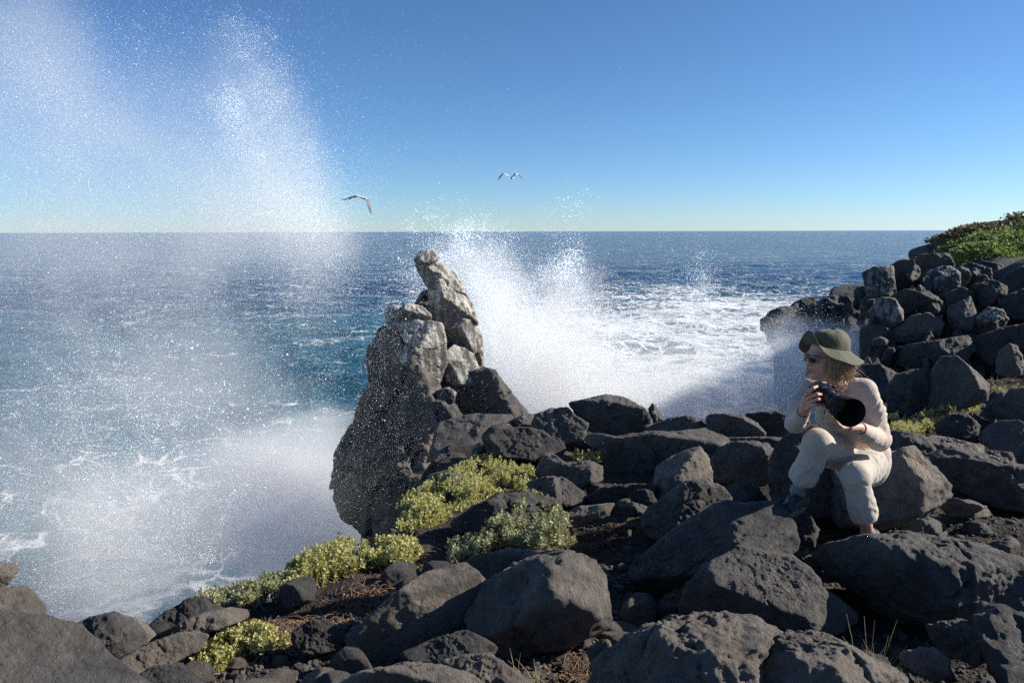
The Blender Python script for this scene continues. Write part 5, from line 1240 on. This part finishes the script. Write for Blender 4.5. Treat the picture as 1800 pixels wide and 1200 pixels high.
    to.parent = bodyc; to.matrix_parent_inverse = Matrix(); bl = Vector(bodyc['_w']); to.matrix_local = Matrix.Translation(Vector(pos) - bl) @ R_.to_4x4()
    # neck strap
    s0 = lc + side * .075 + cu * .045 - la * .03; s1 = lc - side * .075 + cu * .045 - la * .03
    pts = [s1, P(1478, 690, 4.20), P(1490, 680, 4.33), neck + ax * .06 + fw * .02 + up * .03, neck - fw * .07 + up * .045, neck - ax * .06 + fw * .02 + up * .03, P(1440, 672, 4.28), s0 + np.array([0, .02, 0])]
    link('neck_strap', tubes_mesh('neck_strap', [pts], [.005], 6), BLACK, parent=camr)
    link('lens_cord', tubes_mesh('lens_cord', [[lc + la * .03 - cu * .05, P(1449, 722, 4.03), P(1450, 728, 4.03)]], [[.002, .002, .006]], 5), BLACK, parent=camr)
make_person()

# ------------------------------------------------------------------ birds
def make_bird(label, bc, head, wings, span, seed, WM=None, cw=.15):
    WM = WM or BW
    """wings: two lists of points root..tip (world) ; head: unit heading"""
    t = NT('feather'); root = empty('seabird', tuple(bc)); tag(root, label, 'bird', 'seabirds gliding above the sea')
    hd = unit(head); bl = span * .16
    b = build('body', union([cone(bc - hd * bl, bc + hd * bl * .8, span * .012, span * .030), cone(bc, bc + hd * bl, span * .034, span * .022), cone(bc + hd * bl * 1.0, bc + hd * bl * 1.25, span * .020, span * .018)], span * .02), span * .006, BW, root)
    link('beak', tubes_mesh('beak', [[bc + hd * bl * 1.25, bc + hd * bl * 1.7]], [[span * .012, span * .002]], 6), BK, parent=root)
    for w in wings:
        w = np.array(w); n = 14; tt = np.linspace(0, 1, n); ctl = np.linspace(0, 1, len(w)); pts = np.stack([np.interp(tt, ctl, w[:, k]) for k in range(3)], 1)
        pts[1:-1] = .25 * pts[:-2] + .5 * pts[1:-1] + .25 * pts[2:]
        V = []; m = 5
        for k in range(n):
            f = tt[k]; ch = span * cw * (1 - .25 * f) * (1 - f ** 5 * .85); tang = unit(pts[min(k + 1, n - 1)] - pts[max(k - 1, 0)]); nr_ = unit(np.cross(tang, hd)); bk = -hd * .9 - tang * 0
            for (u, z) in ((.0, 0), (.3, .035), (.9, .006), (1.0, 0), (.5, -.012)):
                V.append(pts[k] + hd * ch * .35 + bk * ch * u + nr_ * z * ch + tang * ch * .25 * u * f)
        F = [(k * m + i, k * m + (i + 1) % m, (k + 1) * m + (i + 1) % m, (k + 1) * m + i) for k in range(n - 1) for i in range(m)]
        me = mesh_np('wing', np.array(V), np.array(F)); o = link('wing', me, WM, parent=root); me.materials.append(BK)
        for pi, pl_ in enumerate(me.polygons):
            k, i = divmod(pi, m)
            if tt[k] > .62 or i in (2,): pl_.material_index = 1
    for s in (-1, 1):
        c = bc - hd * bl * .5 + np.cross(hd, [0, 0, 1]) * span * .02 * s
        link('foot', tubes_mesh('foot', [[c, c + np.array([0, 0, -span * .05]) - hd * span * .02]], [[span * .006, span * .004]], 5), BK, parent=root)
    link('tail', tubes_mesh('tail', [[bc - hd * bl * .9, bc - hd * bl * 1.6]], [[span * .02, span * .006]], 6), BW, parent=root)
_t = NT('white_plumage'); BW = _t.bsdf((.62, .62, .60), .7, .3)
_t = NT('grey_plumage'); BG = _t.bsdf((.16, .155, .15), .7, .3)
_t = NT('dark_plumage'); BK = _t.bsdf((.045, .04, .038), .7, .3)
Yb = 40.0; c = P(899, 313, Yb)
make_bird('gull with both pale wings raised in an arch flying above the horizon', c, (.35, .9, .05), [[c, P(893, 309, Yb), P(887, 304, Yb - .1), P(881, 309, Yb), P(876, 317, Yb)], [c, P(905, 308, Yb), P(906, 304, Yb), P(912, 308, Yb), P(919, 315, Yb)]], 1.45, 1, None, .26)
Yb = 27.0; c = P(637, 347.5, Yb)
make_bird('dark winged seabird banking in front of the spray with one wing pointing down', c, (.62, .75, -.25), [[c, P(630, 345, Yb), P(623, 346, Yb), P(612, 350, Yb), P(599, 352, Yb)], [c, P(645, 349, Yb), P(648, 356, Yb), P(650, 366, Yb), P(653, 376, Yb)]], 1.25, 2, BG, .17)
